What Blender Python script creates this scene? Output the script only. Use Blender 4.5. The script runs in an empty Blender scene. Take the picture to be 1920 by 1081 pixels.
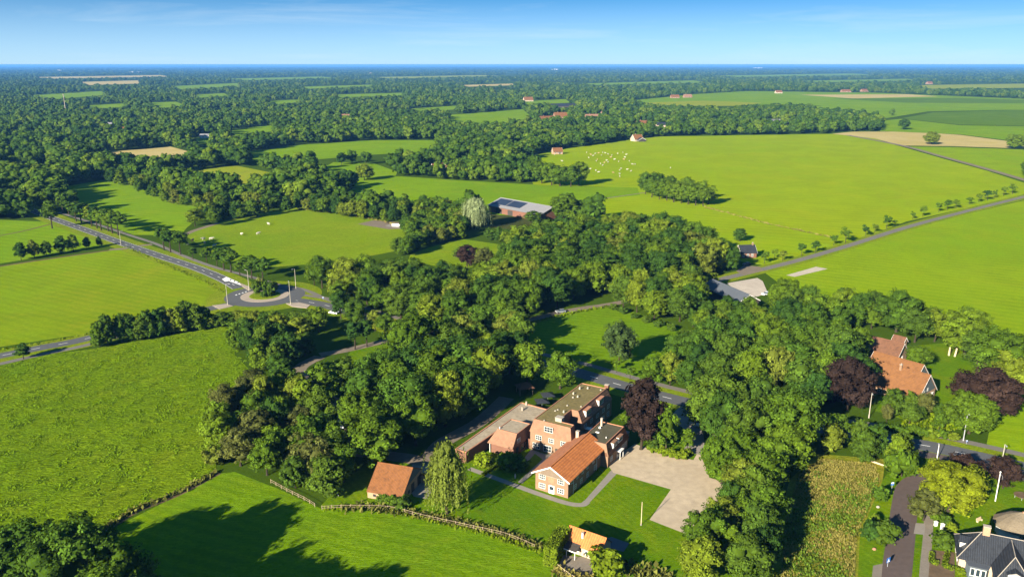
import bpy, bmesh, math, random
import numpy as np
from mathutils import Vector, Matrix

# ------------------------------------------------------------------ camera, world, sun, exposure
SC = bpy.context.scene
COL = SC.collection
CAM_H, FOC = 100.0, 1500.0
PITCH = math.atan(419.5 / FOC)
cam = bpy.data.objects.new('camera', bpy.data.cameras.new('camera'))
COL.objects.link(cam)
cam.location = (0, 0, CAM_H)
cam.rotation_euler = (math.pi / 2 - PITCH, 0, 0)
cam.data.sensor_width = 36.0
cam.data.lens = 36.0 * FOC / 1920.0
cam.data.clip_start = 1.0
cam.data.clip_end = 120000.0
SC.camera = cam

SUN_EL = math.radians(22.0)
SUN_H = Vector((0.60, 0.80))            # the way shadows fall on the ground
W = bpy.data.worlds.new('World')
SC.world = W
W.use_nodes = True
nt = W.node_tree
nt.nodes.clear()
wo = nt.nodes.new('ShaderNodeOutputWorld')
bg = nt.nodes.new('ShaderNodeBackground')
sky = nt.nodes.new('ShaderNodeTexSky')
sky.sky_type = 'NISHITA'
sky.sun_disc = False
sky.sun_elevation = SUN_EL
sky.sun_rotation = math.radians(217)
sky.altitude = 100
sky.air_density = 1.0
sky.dust_density = 0.0
sky.ozone_density = 4.0
hs = nt.nodes.new('ShaderNodeHueSaturation')
hs.inputs['Saturation'].default_value = 1.17
hs.inputs['Hue'].default_value = 0.495
hs.inputs['Value'].default_value = 1.08
# thin cirrus streaks, laid out on the sky's own directions
tc = nt.nodes.new('ShaderNodeTexCoord')
mp = nt.nodes.new('ShaderNodeMapping')
mp.inputs['Scale'].default_value = (2.2, 2.2, 26.0)
mp.inputs['Rotation'].default_value = (0.0, math.radians(2.2), 0)
nz = nt.nodes.new('ShaderNodeTexNoise')
nz.inputs['Scale'].default_value = 1.6
nz.inputs['Detail'].default_value = 7
nz.inputs['Roughness'].default_value = 0.62
nz.inputs['Distortion'].default_value = 0.4
rp = nt.nodes.new('ShaderNodeValToRGB')
rp.color_ramp.elements[0].position = 0.52
rp.color_ramp.elements[1].position = 0.80
rp.color_ramp.elements[1].color = (0.30, 0.30, 0.30, 1)
mx = nt.nodes.new('ShaderNodeMix')
mx.data_type = 'RGBA'
CLOUD = (5.2, 6.0, 6.5, 1)
mx.inputs['B'].default_value = CLOUD
L = nt.links.new
L(tc.outputs['Generated'], mp.inputs['Vector'])
L(mp.outputs['Vector'], nz.inputs['Vector'])
L(nz.outputs['Fac'], rp.inputs['Fac'])
mps = nt.nodes.new('ShaderNodeMapping')           # a clear, deep sky: the blue sets in low above the horizon
mps.inputs['Scale'].default_value = (1, 1, 4.6)
mps.inputs['Location'].default_value = (0, 0, 0.115)
L(tc.outputs['Generated'], mps.inputs['Vector'])
vn = nt.nodes.new('ShaderNodeVectorMath')
vn.operation = 'NORMALIZE'
L(mps.outputs['Vector'], vn.inputs[0])
L(vn.outputs['Vector'], sky.inputs['Vector'])
L(sky.outputs['Color'], hs.inputs['Color'])
tint = nt.nodes.new('ShaderNodeMix')
tint.data_type = 'RGBA'
tint.blend_type = 'MULTIPLY'
tint.inputs['Factor'].default_value = 1.0
tint.inputs['B'].default_value = (0.98, 1.28, 1.24, 1)
L(hs.outputs['Color'], tint.inputs['A'])
sep = nt.nodes.new('ShaderNodeSeparateXYZ')          # pale veil low over the horizon
L(tc.outputs['Generated'], sep.inputs['Vector'])
veil = nt.nodes.new('ShaderNodeValToRGB')
veil.color_ramp.elements[0].position = 0.0
veil.color_ramp.elements[0].color = (0.9, 0.9, 0.9, 1)
veil.color_ramp.elements[1].position = 0.078
veil.color_ramp.elements[1].color = (0, 0, 0, 1)
L(sep.outputs['Z'], veil.inputs['Fac'])
vm = nt.nodes.new('ShaderNodeMix')
vm.data_type = 'RGBA'
vm.inputs['B'].default_value = (3.35, 4.75, 5.8, 1)
L(veil.outputs['Color'], vm.inputs['Factor'])
L(tint.outputs['Result'], vm.inputs['A'])
L(vm.outputs['Result'], mx.inputs['A'])
L(rp.outputs['Color'], mx.inputs['Factor'])
L(mx.outputs['Result'], bg.inputs['Color'])
bg.inputs['Strength'].default_value = 0.05
L(bg.outputs['Background'], wo.inputs['Surface'])

sun = bpy.data.objects.new('sun', bpy.data.lights.new('sun', 'SUN'))
COL.objects.link(sun)
sun.data.energy = 5.0
sun.data.angle = math.radians(0.5)
sun.data.color = (1.0, 0.90, 0.72)
tdir = Vector((SUN_H.x * math.cos(SUN_EL), SUN_H.y * math.cos(SUN_EL), -math.sin(SUN_EL)))
sun.rotation_euler = tdir.to_track_quat('-Z', 'Y').to_euler()

SC.view_settings.view_transform = 'Standard'
SC.view_settings.look = 'None'
SC.view_settings.exposure = 1.7
SC.view_settings.gamma = 1.0
SC.cycles.max_bounces = 4
SC.cycles.diffuse_bounces = 3
SC.cycles.glossy_bounces = 2
SC.cycles.transmission_bounces = 2
SC.cycles.transparent_max_bounces = 4
SC.cycles.volume_bounces = 0
SC.cycles.use_denoising = True
SC.cycles.caustics_reflective = False
SC.cycles.caustics_refractive = False

HAZE_COLOR = (0.13, 0.40, 0.95, 1)
HAZE_DENSITY = 5.2e-5
# ------------------------------------------------------------------ helpers
CP, SP = math.cos(PITCH), math.sin(PITCH)


def at(px, py, z=0.0):
    """the point at height z that the photograph shows at pixel (px, py)"""
    dx = (px - 960) / FOC
    dy = -(py - 540.5) / FOC
    d = (dx, CP + dy * SP, -SP + dy * CP)
    t = (z - CAM_H) / d[2]
    return Vector((d[0] * t, d[1] * t, z))


def A2(p):
    v = at(*p)
    return (v.x, v.y)


def tag(o, label=None, cat=None, group=None, kind=None):
    if label: o['label'] = label
    if cat: o['category'] = cat
    if group: o['group'] = group
    if kind: o['kind'] = kind
    return o


def empty(name, loc, rz=0.0, label=None, cat=None, group=None):
    o = bpy.data.objects.new(name, None)
    o.empty_display_size = 0.5
    COL.objects.link(o)
    o.location = loc
    o.rotation_euler = (0, 0, rz)
    return tag(o, label, cat, group)


class MB:
    """collects polygons of one mesh"""
    def __init__(s):
        s.v, s.f, s.m = [], [], []

    def poly(s, pts, mi=0):
        b = len(s.v)
        s.v += [tuple(p) for p in pts]
        s.f.append(tuple(range(b, b + len(pts))))
        s.m.append(mi)

    def prism(s, pts, z0, z1, mi=0, top=None, cap=True, bottom=True):
        """closed ring of xy points from z0 to z1; top = another ring for sloped sides"""
        n = len(pts)
        top = top or pts
        b = len(s.v)
        s.v += [(p[0], p[1], z0) for p in pts] + [(p[0], p[1], z1) for p in top]
        for i in range(n):
            j = (i + 1) % n
            s.f.append((b + i, b + j, b + n + j, b + n + i)); s.m.append(mi)
        if cap:
            s.f.append(tuple(range(b + n, b + 2 * n))); s.m.append(mi)
        if bottom:
            s.f.append(tuple(range(b + n - 1, b - 1, -1))); s.m.append(mi)

    def box(s, x0, y0, z0, x1, y1, z1, mi=0):
        s.prism([(x0, y0), (x1, y0), (x1, y1), (x0, y1)], z0, z1, mi)

    def obox(s, o, a, w, n, d, h, mi=0):
        """box on a face: o = lower left point, a = along, w wide, n = outward, d deep, h high"""
        o, a, n = Vector(o), Vector(a), Vector(n)
        up = Vector((0, 0, 1))
        c = [o, o + a * w, o + a * w + up * h, o + up * h]
        s.hexa(c, [p + n * d for p in c], mi)

    def hexa(s, back, front, mi=0):
        b = len(s.v)
        s.v += [tuple(p) for p in back] + [tuple(p) for p in front]
        for q in ((0, 3, 2, 1), (4, 5, 6, 7), (0, 1, 5, 4), (1, 2, 6, 5), (2, 3, 7, 6), (3, 0, 4, 7)):
            s.f.append(tuple(b + k for k in q)); s.m.append(mi)

    def slab(s, quad, t, mi=0):
        """a sloped sheet with thickness t (downwards along its normal)"""
        q = [Vector(p) for p in quad]
        n = (q[1] - q[0]).cross(q[3] - q[0]).normalized()
        if n.z < 0: n = -n
        s.hexa([p - n * t for p in q], q, mi)

    def tube(s, p0, p1, r0, r1=None, k=8, mi=0, cap=True):
        r1 = r0 if r1 is None else r1
        p0, p1 = Vector(p0), Vector(p1)
        d = (p1 - p0).normalized()
        a = d.orthogonal().normalized()
        c = d.cross(a)
        b = len(s.v)
        for p, r in ((p0, r0), (p1, r1)):
            for i in range(k):
                t = 2 * math.pi * i / k
                s.v.append(tuple(p + a * (r * math.cos(t)) + c * (r * math.sin(t))))
        for i in range(k):
            j = (i + 1) % k
            s.f.append((b + i, b + j, b + k + j, b + k + i)); s.m.append(mi)
        if cap:
            s.f.append(tuple(range(b + k, b + 2 * k))); s.m.append(mi)
            s.f.append(tuple(range(b + k - 1, b - 1, -1))); s.m.append(mi)

    def ball(s, c, r, mi=0, seg=8, rings=6, sc=(1, 1, 1)):
        b = len(s.v)
        for i in range(1, rings):
            th = math.pi * i / rings
            for j in range(seg):
                ph = 2 * math.pi * j / seg
                s.v.append((c[0] + r * sc[0] * math.sin(th) * math.cos(ph), c[1] + r * sc[1] * math.sin(th) * math.sin(ph), c[2] + r * sc[2] * math.cos(th)))
        s.v.append((c[0], c[1], c[2] + r * sc[2])); s.v.append((c[0], c[1], c[2] - r * sc[2]))
        T, B = len(s.v) - 2, len(s.v) - 1
        for j in range(seg):
            k = (j + 1) % seg
            s.f.append((T, b + j, b + k)); s.m.append(mi)
            for i in range(rings - 2):
                s.f.append((b + i * seg + j, b + (i + 1) * seg + j, b + (i + 1) * seg + k, b + i * seg + k)); s.m.append(mi)
            e = b + (rings - 2) * seg
            s.f.append((e + j, B, e + k)); s.m.append(mi)

    def mesh(s, name, mats):
        me = bpy.data.meshes.new(name)
        me.from_pydata(s.v, [], s.f)
        for m in (mats if isinstance(mats, (list, tuple)) else [mats]):
            me.materials.append(m)
        if any(s.m):
            me.polygons.foreach_set('material_index', s.m)
        me.update()
        return me

    def build(s, name, mats, parent=None, label=None):
        o = bpy.data.objects.new(name, s.mesh(name, mats))
        COL.objects.link(o)
        if parent: o.parent = parent
        if label: o['label'] = label
        return o


def copy_tree(o, parent=None):
    c = o.copy()
    COL.objects.link(c)
    c.parent = parent
    for ch in o.children:
        copy_tree(ch, c)
    return c


# ------------------------------------------------------------------ materials
MATS = {}


class NT:
    def __init__(s, name):
        s.mat = bpy.data.materials.new(name)
        s.mat.use_nodes = True
        s.t = s.mat.node_tree
        s.bsdf = s.t.nodes['Principled BSDF']
        s.bsdf.inputs['Specular IOR Level'].default_value = 0.25
        s.out = s.t.nodes['Material Output']
        s._co = None

    def n(s, typ, **kw):
        nd = s.t.nodes.new(typ)
        for k, v in kw.items():
            setattr(nd, k, v)
        return nd

    def link(s, a, b):
        s.t.links.new(a, b)

    @property
    def co(s):
        if s._co is None:
            s._co = s.n('ShaderNodeTexCoord').outputs['Object']
        return s._co

    def mapped(s, scale=(1, 1, 1), rot=(0, 0, 0), vec=None):
        m = s.n('ShaderNodeMapping')
        m.inputs['Scale'].default_value = scale
        m.inputs['Rotation'].default_value = rot
        s.link(vec or s.co, m.inputs['Vector'])
        return m.outputs['Vector']

    def noise(s, scale, detail=4, rough=0.55, dist=0.0, vec=None):
        x = s.n('ShaderNodeTexNoise')
        x.inputs['Scale'].default_value = scale
        x.inputs['Detail'].default_value = detail
        x.inputs['Roughness'].default_value = rough
        x.inputs['Distortion'].default_value = dist
        s.link(vec or s.co, x.inputs['Vector'])
        return x.outputs['Fac']

    def ramp(s, fac, stops):
        r = s.n('ShaderNodeValToRGB')
        e = r.color_ramp.elements
        while len(e) < len(stops):
            e.new(0.5)
        for i, (p, c) in enumerate(stops):
            e[i].position = p
            e[i].color = (c[0], c[1], c[2], 1) if isinstance(c, (tuple, list)) else (c, c, c, 1)
        s.link(fac, r.inputs['Fac'])
        return r.outputs['Color']

    def mix(s, fac, a, b, mode='MIX'):
        m = s.n('ShaderNodeMix', data_type='RGBA', blend_type=mode)
        for inp, v in (('Factor', fac), ('A', a), ('B', b)):
            if isinstance(v, (int, float)):
                m.inputs[inp].default_value = v
            elif isinstance(v, (tuple, list)):
                m.inputs[inp].default_value = (v[0], v[1], v[2], 1)
            else:
                s.link(v, m.inputs[inp])
        return m.outputs['Result']

    def math(s, op, a, b=None):
        m = s.n('ShaderNodeMath', operation=op)
        for i, v in enumerate((a, b)):
            if v is None: continue
            if isinstance(v, (int, float)): m.inputs[i].default_value = v
            else: s.link(v, m.inputs[i])
        return m.outputs[0]

    def bump(s, h, strength, dist=0.1):
        b = s.n('ShaderNodeBump')
        b.inputs['Strength'].default_value = strength
        b.inputs['Distance'].default_value = dist
        s.link(h, b.inputs['Height'])
        s.link(b.outputs['Normal'], s.bsdf.inputs['Normal'])

    def done(s, color, rough=0.9, spec=None):
        if isinstance(color, (tuple, list)):
            s.bsdf.inputs['Base Color'].default_value = (color[0], color[1], color[2], 1)
        else:
            s.link(color, s.bsdf.inputs['Base Color'])
        s.bsdf.inputs['Roughness'].default_value = rough
        if spec is not None: s.bsdf.inputs['Specular IOR Level'].default_value = spec
        return s.mat


def sc3(c, k):
    return (c[0] * k, c[1] * k, c[2] * k)


def speckle(name, c, amount=0.25, scale=1.5, rough=0.85, bump=0.0, big=0.12, spec=0.2, streak=(1, 1, 1)):
    """a plain surface with blotches and grain"""
    k = NT(name)
    v = k.mapped(streak)
    a = k.noise(scale, 6, 0.6, 0.3, v)
    b = k.noise(big, 3, 0.5, 0.2)
    col = k.ramp(a, [(0.25, sc3(c, 1 - amount)), (0.5, c), (0.78, sc3(c, 1 + amount))])
    col = k.mix(k.ramp(b, [(0.35, 0.0), (0.7, 0.55)]), col, sc3(c, 1 - amount * 0.9))
    if bump: k.bump(a, bump, 0.05)
    return k.done(col, rough, spec)


def tiles(name, c, dark, rot=(0, 0, 0), period=0.42, moss=None, rough=0.8, amount=0.5):
    """roof tiles: courses along the ridge, blotches of age"""
    k = NT(name)
    w = k.n('ShaderNodeTexWave', wave_type='BANDS', bands_direction='X')
    w.inputs['Scale'].default_value = 2 * math.pi / (20 * period)
    w.inputs['Distortion'].default_value = 1.2
    w.inputs['Detail'].default_value = 2
    k.link(k.mapped(rot=rot), w.inputs['Vector'])
    a = k.noise(0.9, 7, 0.68, 0.3)
    b = k.noise(5.0, 3, 0.6)
    col = k.ramp(a, [(0.28, dark), (0.5, c), (0.75, sc3(c, 1.25))])
    col = k.mix(k.ramp(b, [(0.4, 0.0), (0.75, 0.45)]), col, dark)
    col = k.mix(k.ramp(w.outputs['Color'], [(0.1, amount), (0.5, 0.0)]), col, sc3(dark, 0.7))
    if moss:
        m = k.noise(0.35, 6, 0.7)
        col = k.mix(k.ramp(m, [(0.48, 0.0), (0.62, 0.8)]), col, moss)
    k.bump(w.outputs['Color'], 0.5, 0.06)
    return k.done(col, rough, 0.2)


def field_mat(name, c, alt, dry=None, stripe=None, grain=0.35, tuft=0.6, bump=0.5, swirl=0.0, big=0.012, tscale=1.0, dry_amt=0.5, bdist=0.35):
    """meadow: large patches, tufts, mowing lines at an angle (deg, spacing m, amount)"""
    k = NT(name)
    p = k.noise(big, 5, 0.6, 0.6)
    p2 = k.noise(big * 5, 5, 0.6, 0.8)
    col = k.mix(k.ramp(p, [(0.40, 0.0), (0.60, 1.0)]), c, alt)
    col = k.mix(k.ramp(p2, [(0.44, 0.0), (0.64, 0.7)]), col, sc3(alt, 0.84))
    if dry:
        d = k.noise(big * 3.3, 6, 0.66, 1.0)
        col = k.mix(k.ramp(d, [(0.5, 0.0), (0.70, dry_amt)]), col, dry)
    v = k.mapped((1, 2.6, 1), (0, 0, math.radians(20)))
    t = k.noise(tscale * 0.85, 5, 0.62, swirl, v)
    col = k.mix(k.ramp(t, [(0.34, tuft), (0.56, 0.0)]), col, sc3(c, 0.42))
    col = k.mix(k.ramp(t, [(0.54, 0.0), (0.72, tuft * 0.7)]), col, sc3(alt, 1.35))
    g = k.noise(tscale * 3.2, 3, 0.7)
    col = k.mix(grain, col, k.ramp(g, [(0.3, 0.25), (0.7, 0.8)]), 'SOFT_LIGHT')
    if stripe:
        ang, per, amt = stripe
        w = k.n('ShaderNodeTexWave', wave_type='BANDS', bands_direction='X')
        w.inputs['Scale'].default_value = 2 * math.pi / (20 * per)
        w.inputs['Distortion'].default_value = 3.0
        w.inputs['Detail'].default_value = 3
        w.inputs['Detail Scale'].default_value = 0.35
        k.link(k.mapped(rot=(0, 0, math.radians(ang))), w.inputs['Vector'])
        f = k.math('MULTIPLY', k.ramp(w.outputs['Color'], [(0.3, 0.0), (0.8, amt)]), k.ramp(p2, [(0.35, 0.3), (0.6, 1.0)]))
        col = k.mix(f, col, sc3(c, 0.72))
    k.bump(t, bump, bdist)
    return k.done(col, 1.0, 0.0)


def leaf_mat(name, stops, trans=0.28, lo=0.45, hi=1.85):
    """foliage: every tree takes its own green from the range, every spray its own tint"""
    k = NT(name)
    oi = k.n('ShaderNodeObjectInfo')
    at_ = k.n('ShaderNodeAttribute')
    at_.attribute_name = 'tint'
    base = k.ramp(oi.outputs['Random'], stops)
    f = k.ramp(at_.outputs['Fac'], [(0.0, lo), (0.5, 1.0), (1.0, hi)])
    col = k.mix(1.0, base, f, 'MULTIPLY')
    d = k.n('ShaderNodeBsdfDiffuse')
    t = k.n('ShaderNodeBsdfTranslucent')
    k.link(col, d.inputs['Color'])
    k.link(k.mix(1.0, col, (1.25, 1.15, 0.5), 'MULTIPLY'), t.inputs['Color'])
    m = k.n('ShaderNodeMixShader')
    m.inputs['Fac'].default_value = trans
    k.link(d.outputs[0], m.inputs[1])
    k.link(t.outputs[0], m.inputs[2])
    k.t.nodes.remove(k.bsdf)
    k.link(m.outputs[0], k.out.inputs['Surface'])
    return k.mat


def glass_mat(name, c=(0.02, 0.03, 0.04)):
    k = NT(name)
    return k.done(c, 0.08, 0.6)


M = dict(
    brick=speckle('warm_brick', (0.23, 0.145, 0.092), 0.25, 3.0, 0.9, 0.2),
    brick_red=speckle('red_brick', (0.165, 0.08, 0.054), 0.3, 3.0, 0.9, 0.2),
    brick_pale=speckle('pale_brick', (0.33, 0.22, 0.14), 0.25, 3.0, 0.9, 0.2),
    render=speckle('cream_render', (0.40, 0.32, 0.24), 0.12, 1.0, 0.9),
    white=speckle('white_paint', (0.66, 0.65, 0.62), 0.08, 2.0, 0.6),
    glass=glass_mat('window_glass'),
    tile_orange=tiles('orange_tiles', (0.50, 0.175, 0.05), (0.27, 0.085, 0.03), period=0.55, amount=0.4),
    tile_side=tiles('orange_tiles_glare', (0.33, 0.135, 0.065), (0.20, 0.08, 0.042), amount=0.25),  # less saturated copy for the left slope, its glare put into the colour
    tile_old=tiles('old_tiles', (0.20, 0.080, 0.027), (0.095, 0.042, 0.018), rot=(0, 0, math.pi / 2), period=0.35),
    tile_farm=tiles('farm_tiles', (0.165, 0.074, 0.027), (0.11, 0.048, 0.02), period=0.35, amount=0.25),
    tile_brown=tiles('brown_tiles', (0.135, 0.064, 0.036), (0.07, 0.036, 0.022), period=0.35, amount=0.3),
    tile_pink=tiles('pinkish_tiles', (0.235, 0.128, 0.078), (0.165, 0.09, 0.058), period=0.35, amount=0.2),
    slate=tiles('dark_slate', (0.03, 0.034, 0.042), (0.015, 0.017, 0.022), period=0.4, amount=0.5, rough=0.45),
    moss_roof=speckle('mossy_felt_roof', (0.155, 0.125, 0.048), 0.4, 1.2, 0.95, 0.2, 0.25),
    felt_roof=speckle('dark_felt_roof', (0.075, 0.068, 0.04), 0.3, 1.5, 0.9, 0.1, 0.3),
    gravel_roof=speckle('gravel_roof', (0.30, 0.25, 0.18), 0.35, 1.0, 0.95, 0.2, 0.3),
    copper_edge=speckle('tile_edging', (0.36, 0.17, 0.10), 0.2, 2.0, 0.8),
    metal_roof=speckle('grey_metal_roof', (0.19, 0.19, 0.20), 0.12, 0.5, 0.6, 0, 0.08),
    panel=speckle('solar_cells', (0.022, 0.03, 0.05), 0.3, 2.0, 0.3, 0, 0.3, 0.5),
    zinc=speckle('zinc', (0.075, 0.085, 0.10), 0.15, 1.0, 0.5),
    dark_wood=speckle('dark_boards', (0.05, 0.045, 0.04), 0.3, 2.0, 0.8),
    blue_board=speckle('grey_blue_boards', (0.09, 0.115, 0.13), 0.2, 2.0, 0.8),
    thatch=speckle('thatch', (0.165, 0.135, 0.095), 0.35, 2.5, 1.0, 0.5, 0.4, 0.0, (1, 1, 4)),
    stone=speckle('stone', (0.32, 0.28, 0.23), 0.2, 2.0, 0.9),
    asphalt=speckle('asphalt', (0.082, 0.085, 0.09), 0.18, 0.9, 0.85, 0.1, 0.06),
    asphalt_brown=speckle('brown_asphalt', (0.088, 0.066, 0.058), 0.2, 0.9, 0.9, 0.1, 0.08),
    cycle=speckle('cycle_path', (0.14, 0.13, 0.115), 0.2, 0.9, 0.9, 0.1, 0.08),
    lane=speckle('lane_surface', (0.16, 0.13, 0.095), 0.25, 0.6, 0.95, 0.2, 0.1),
    concrete=speckle('concrete', (0.21, 0.19, 0.165), 0.15, 1.2, 0.9, 0.1, 0.2),
    paving=speckle('paving', (0.18, 0.155, 0.125), 0.2, 2.0, 0.9, 0.1, 0.3),
    apron=speckle('pale_apron', (0.30, 0.25, 0.20), 0.12, 1.0, 0.9),
    gravel=speckle('pale_gravel', (0.385, 0.315, 0.225), 0.22, 0.5, 1.0, 0.3, 0.055, 0.0),
    yard=speckle('pale_yard', (0.40, 0.35, 0.29), 0.2, 0.3, 1.0, 0.1, 0.05, 0.0),
    marking=speckle('road_paint', (0.72, 0.72, 0.70), 0.15, 2.0, 0.7),
    soil=speckle('bare_soil', (0.12, 0.085, 0.055), 0.4, 0.6, 1.0, 0.4, 0.1, 0.0),
    water=speckle('dark_water', (0.02, 0.03, 0.03), 0.2, 0.5, 0.15),
    pole=speckle('pale_pole', (0.36, 0.33, 0.27), 0.12, 1.0, 0.7),
    steel=speckle('grey_steel', (0.30, 0.31, 0.33), 0.1, 1.0, 0.5),
    post=speckle('weathered_wood', (0.30, 0.235, 0.16), 0.3, 3.0, 0.95),
    post_pale=speckle('pale_wood', (0.50, 0.40, 0.25), 0.25, 2.0, 0.95),
    bark=speckle('bark', (0.045, 0.036, 0.026), 0.35, 2.5, 1.0, 0.6, 0.5, 0.0, (1, 1, 0.3)),
    bark_pale=speckle('pale_bark', (0.13, 0.105, 0.07), 0.3, 2.5, 1.0, 0.6, 0.5, 0.0, (1, 1, 0.3)),
    blue=speckle('sign_blue', (0.02, 0.12, 0.42), 0.1, 1.0, 0.5),
    black=speckle('black_rubber', (0.02, 0.02, 0.02), 0.2, 2.0, 0.7),
    hide=speckle('white_hide', (0.38, 0.35, 0.30), 0.10, 1.0, 0.9, 0, 1.2),
    hide_brown=speckle('fawn_hide', (0.36, 0.22, 0.12), 0.10, 1.0, 0.9, 0, 1.2),
    hide_dark=speckle('dark_hide', (0.05, 0.04, 0.035), 0.10, 1.0, 0.9, 0, 1.2),
    car_white=speckle('white_car_paint', (0.62, 0.64, 0.66), 0.04, 1.0, 0.3, 0, 0.3, 0.5),
    car_silver=speckle('silver_car_paint', (0.17, 0.19, 0.20), 0.04, 1.0, 0.3, 0, 0.3, 0.5),
    car_dark=speckle('dark_car_paint', (0.04, 0.045, 0.06), 0.04, 1.0, 0.3, 0, 0.3, 0.5),
    pink=speckle('pale_pink_stone', (0.62, 0.42, 0.38), 0.1, 3.0, 0.8),
)
# grasses
G_BRIGHT = (0.1469, 0.2408, 0.00432)
G_MID = (0.107, 0.1872, 0.00432)
G_DEEP = (0.06975, 0.1445, 0.00432)
G_YEL = (0.2, 0.2515, 0.0072)
M.update(
    land=field_mat('land_grass', (0.03255, 0.0642, 0.00432), (0.05115, 0.09095, 0.00504), big=0.004, bump=0.3, tuft=0.3),
    meadow_tall=field_mat('tall_meadow', (0.119, 0.2138, 0.004), (0.1655, 0.2538, 0.005), (0.2232, 0.2592, 0.014), None, 0.6, 1.0, 1.0, 2.6, 0.02, 0.42, 0.4, bdist=1.2),
    meadow_mown=field_mat('mown_meadow', (0.08789, 0.1778, 0.003456), (0.1256, 0.2135, 0.004032), (0.1758, 0.2186, 0.00864), (-68, 3.2, 0.5), 0.4, 0.5, 0.6, 0.8, 0.02, 0.8, 0.4),
    lawn=field_mat('lawn', (0.064, 0.138, 0.003), (0.108, 0.180, 0.0035), (0.17, 0.19, 0.008), (-32, 1.6, 0.35), 0.4, 0.4, 0.35, 0.8, 0.035, 1.0, 0.6),
    field_left=field_mat('left_field', G_BRIGHT, (0.159, 0.2213, 0.004288), (0.234, 0.22, 0.01264), (-62, 4.5, 0.525), 0.3, 0.35, 0.4, 0.6, 0.01, 0.6, 0.5),
    field_far=field_mat('grass_field', (0.1163, 0.214, 0.00504), G_BRIGHT, (0.1953, 0.2408, 0.0108), (-70, 7.0, 0.375), 0.3, 0.25, 0.3, 0.5, 0.008, 0.4, 0.45),
    field_cow=field_mat('pasture', (0.1163, 0.1926, 0.00504), (0.1535, 0.2193, 0.00648), (0.186, 0.214, 0.01264), None, 0.4, 0.4, 0.4, 1.0, 0.012, 0.5, 0.6),
    field_big=field_mat('big_field', (0.1796, 0.2667, 0.00288), (0.2122, 0.2811, 0.003456), (0.2611, 0.2755, 0.00576), (-68, 9.0, 0.42), 0.25, 0.22, 0.3, 0.4, 0.006, 0.4, 0.5),
    field_right=field_mat('right_field', (0.15, 0.2482, 0.00288), (0.179, 0.2621, 0.003456), (0.2128, 0.2515, 0.00576), (-60, 6.0, 0.42), 0.3, 0.25, 0.35, 0.5, 0.008, 0.5, 0.5),
    field_yellow=field_mat('yellowing_field', (0.1814, 0.2301, 0.0108), (0.2046, 0.2408, 0.01264), (0.27, 0.24, 0.027), None, 0.3, 0.3, 0.3, 0.5, 0.01, 0.4),
    field_straw=field_mat('straw_field', (0.36, 0.29, 0.11), (0.40, 0.33, 0.14), (0.3, 0.27, 0.0405), (-72, 12, 0.2), 0.2, 0.2, 0.2, 0.3, 0.008, 0.3),
    field_dark=field_mat('dark_crop', (0.075, 0.14, 0.008), (0.09, 0.155, 0.009), None, (-75, 9, 0.3), 0.2, 0.2, 0.2, 0.3, 0.006, 0.3),
    rough=field_mat('rough_grass', (0.26, 0.225, 0.027), (0.1581, 0.1872, 0.01264), (0.0837, 0.1445, 0.00432), None, 0.6, 0.8, 0.9, 2.0, 0.03, 0.6, 0.8),
    verge=field_mat('verge_grass', (0.1209, 0.1872, 0.00576), (0.1674, 0.2087, 0.0108), (0.2232, 0.2247, 0.0216), None, 0.5, 0.6, 0.6, 1.0, 0.04, 0.9, 0.6),
    forest_floor=field_mat('wood_floor', (0.04, 0.055, 0.014), (0.06, 0.07, 0.018), (0.08, 0.06, 0.035), None, 0.5, 0.6, 0.5, 1.0, 0.05, 0.8, 0.5),
)
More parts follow.
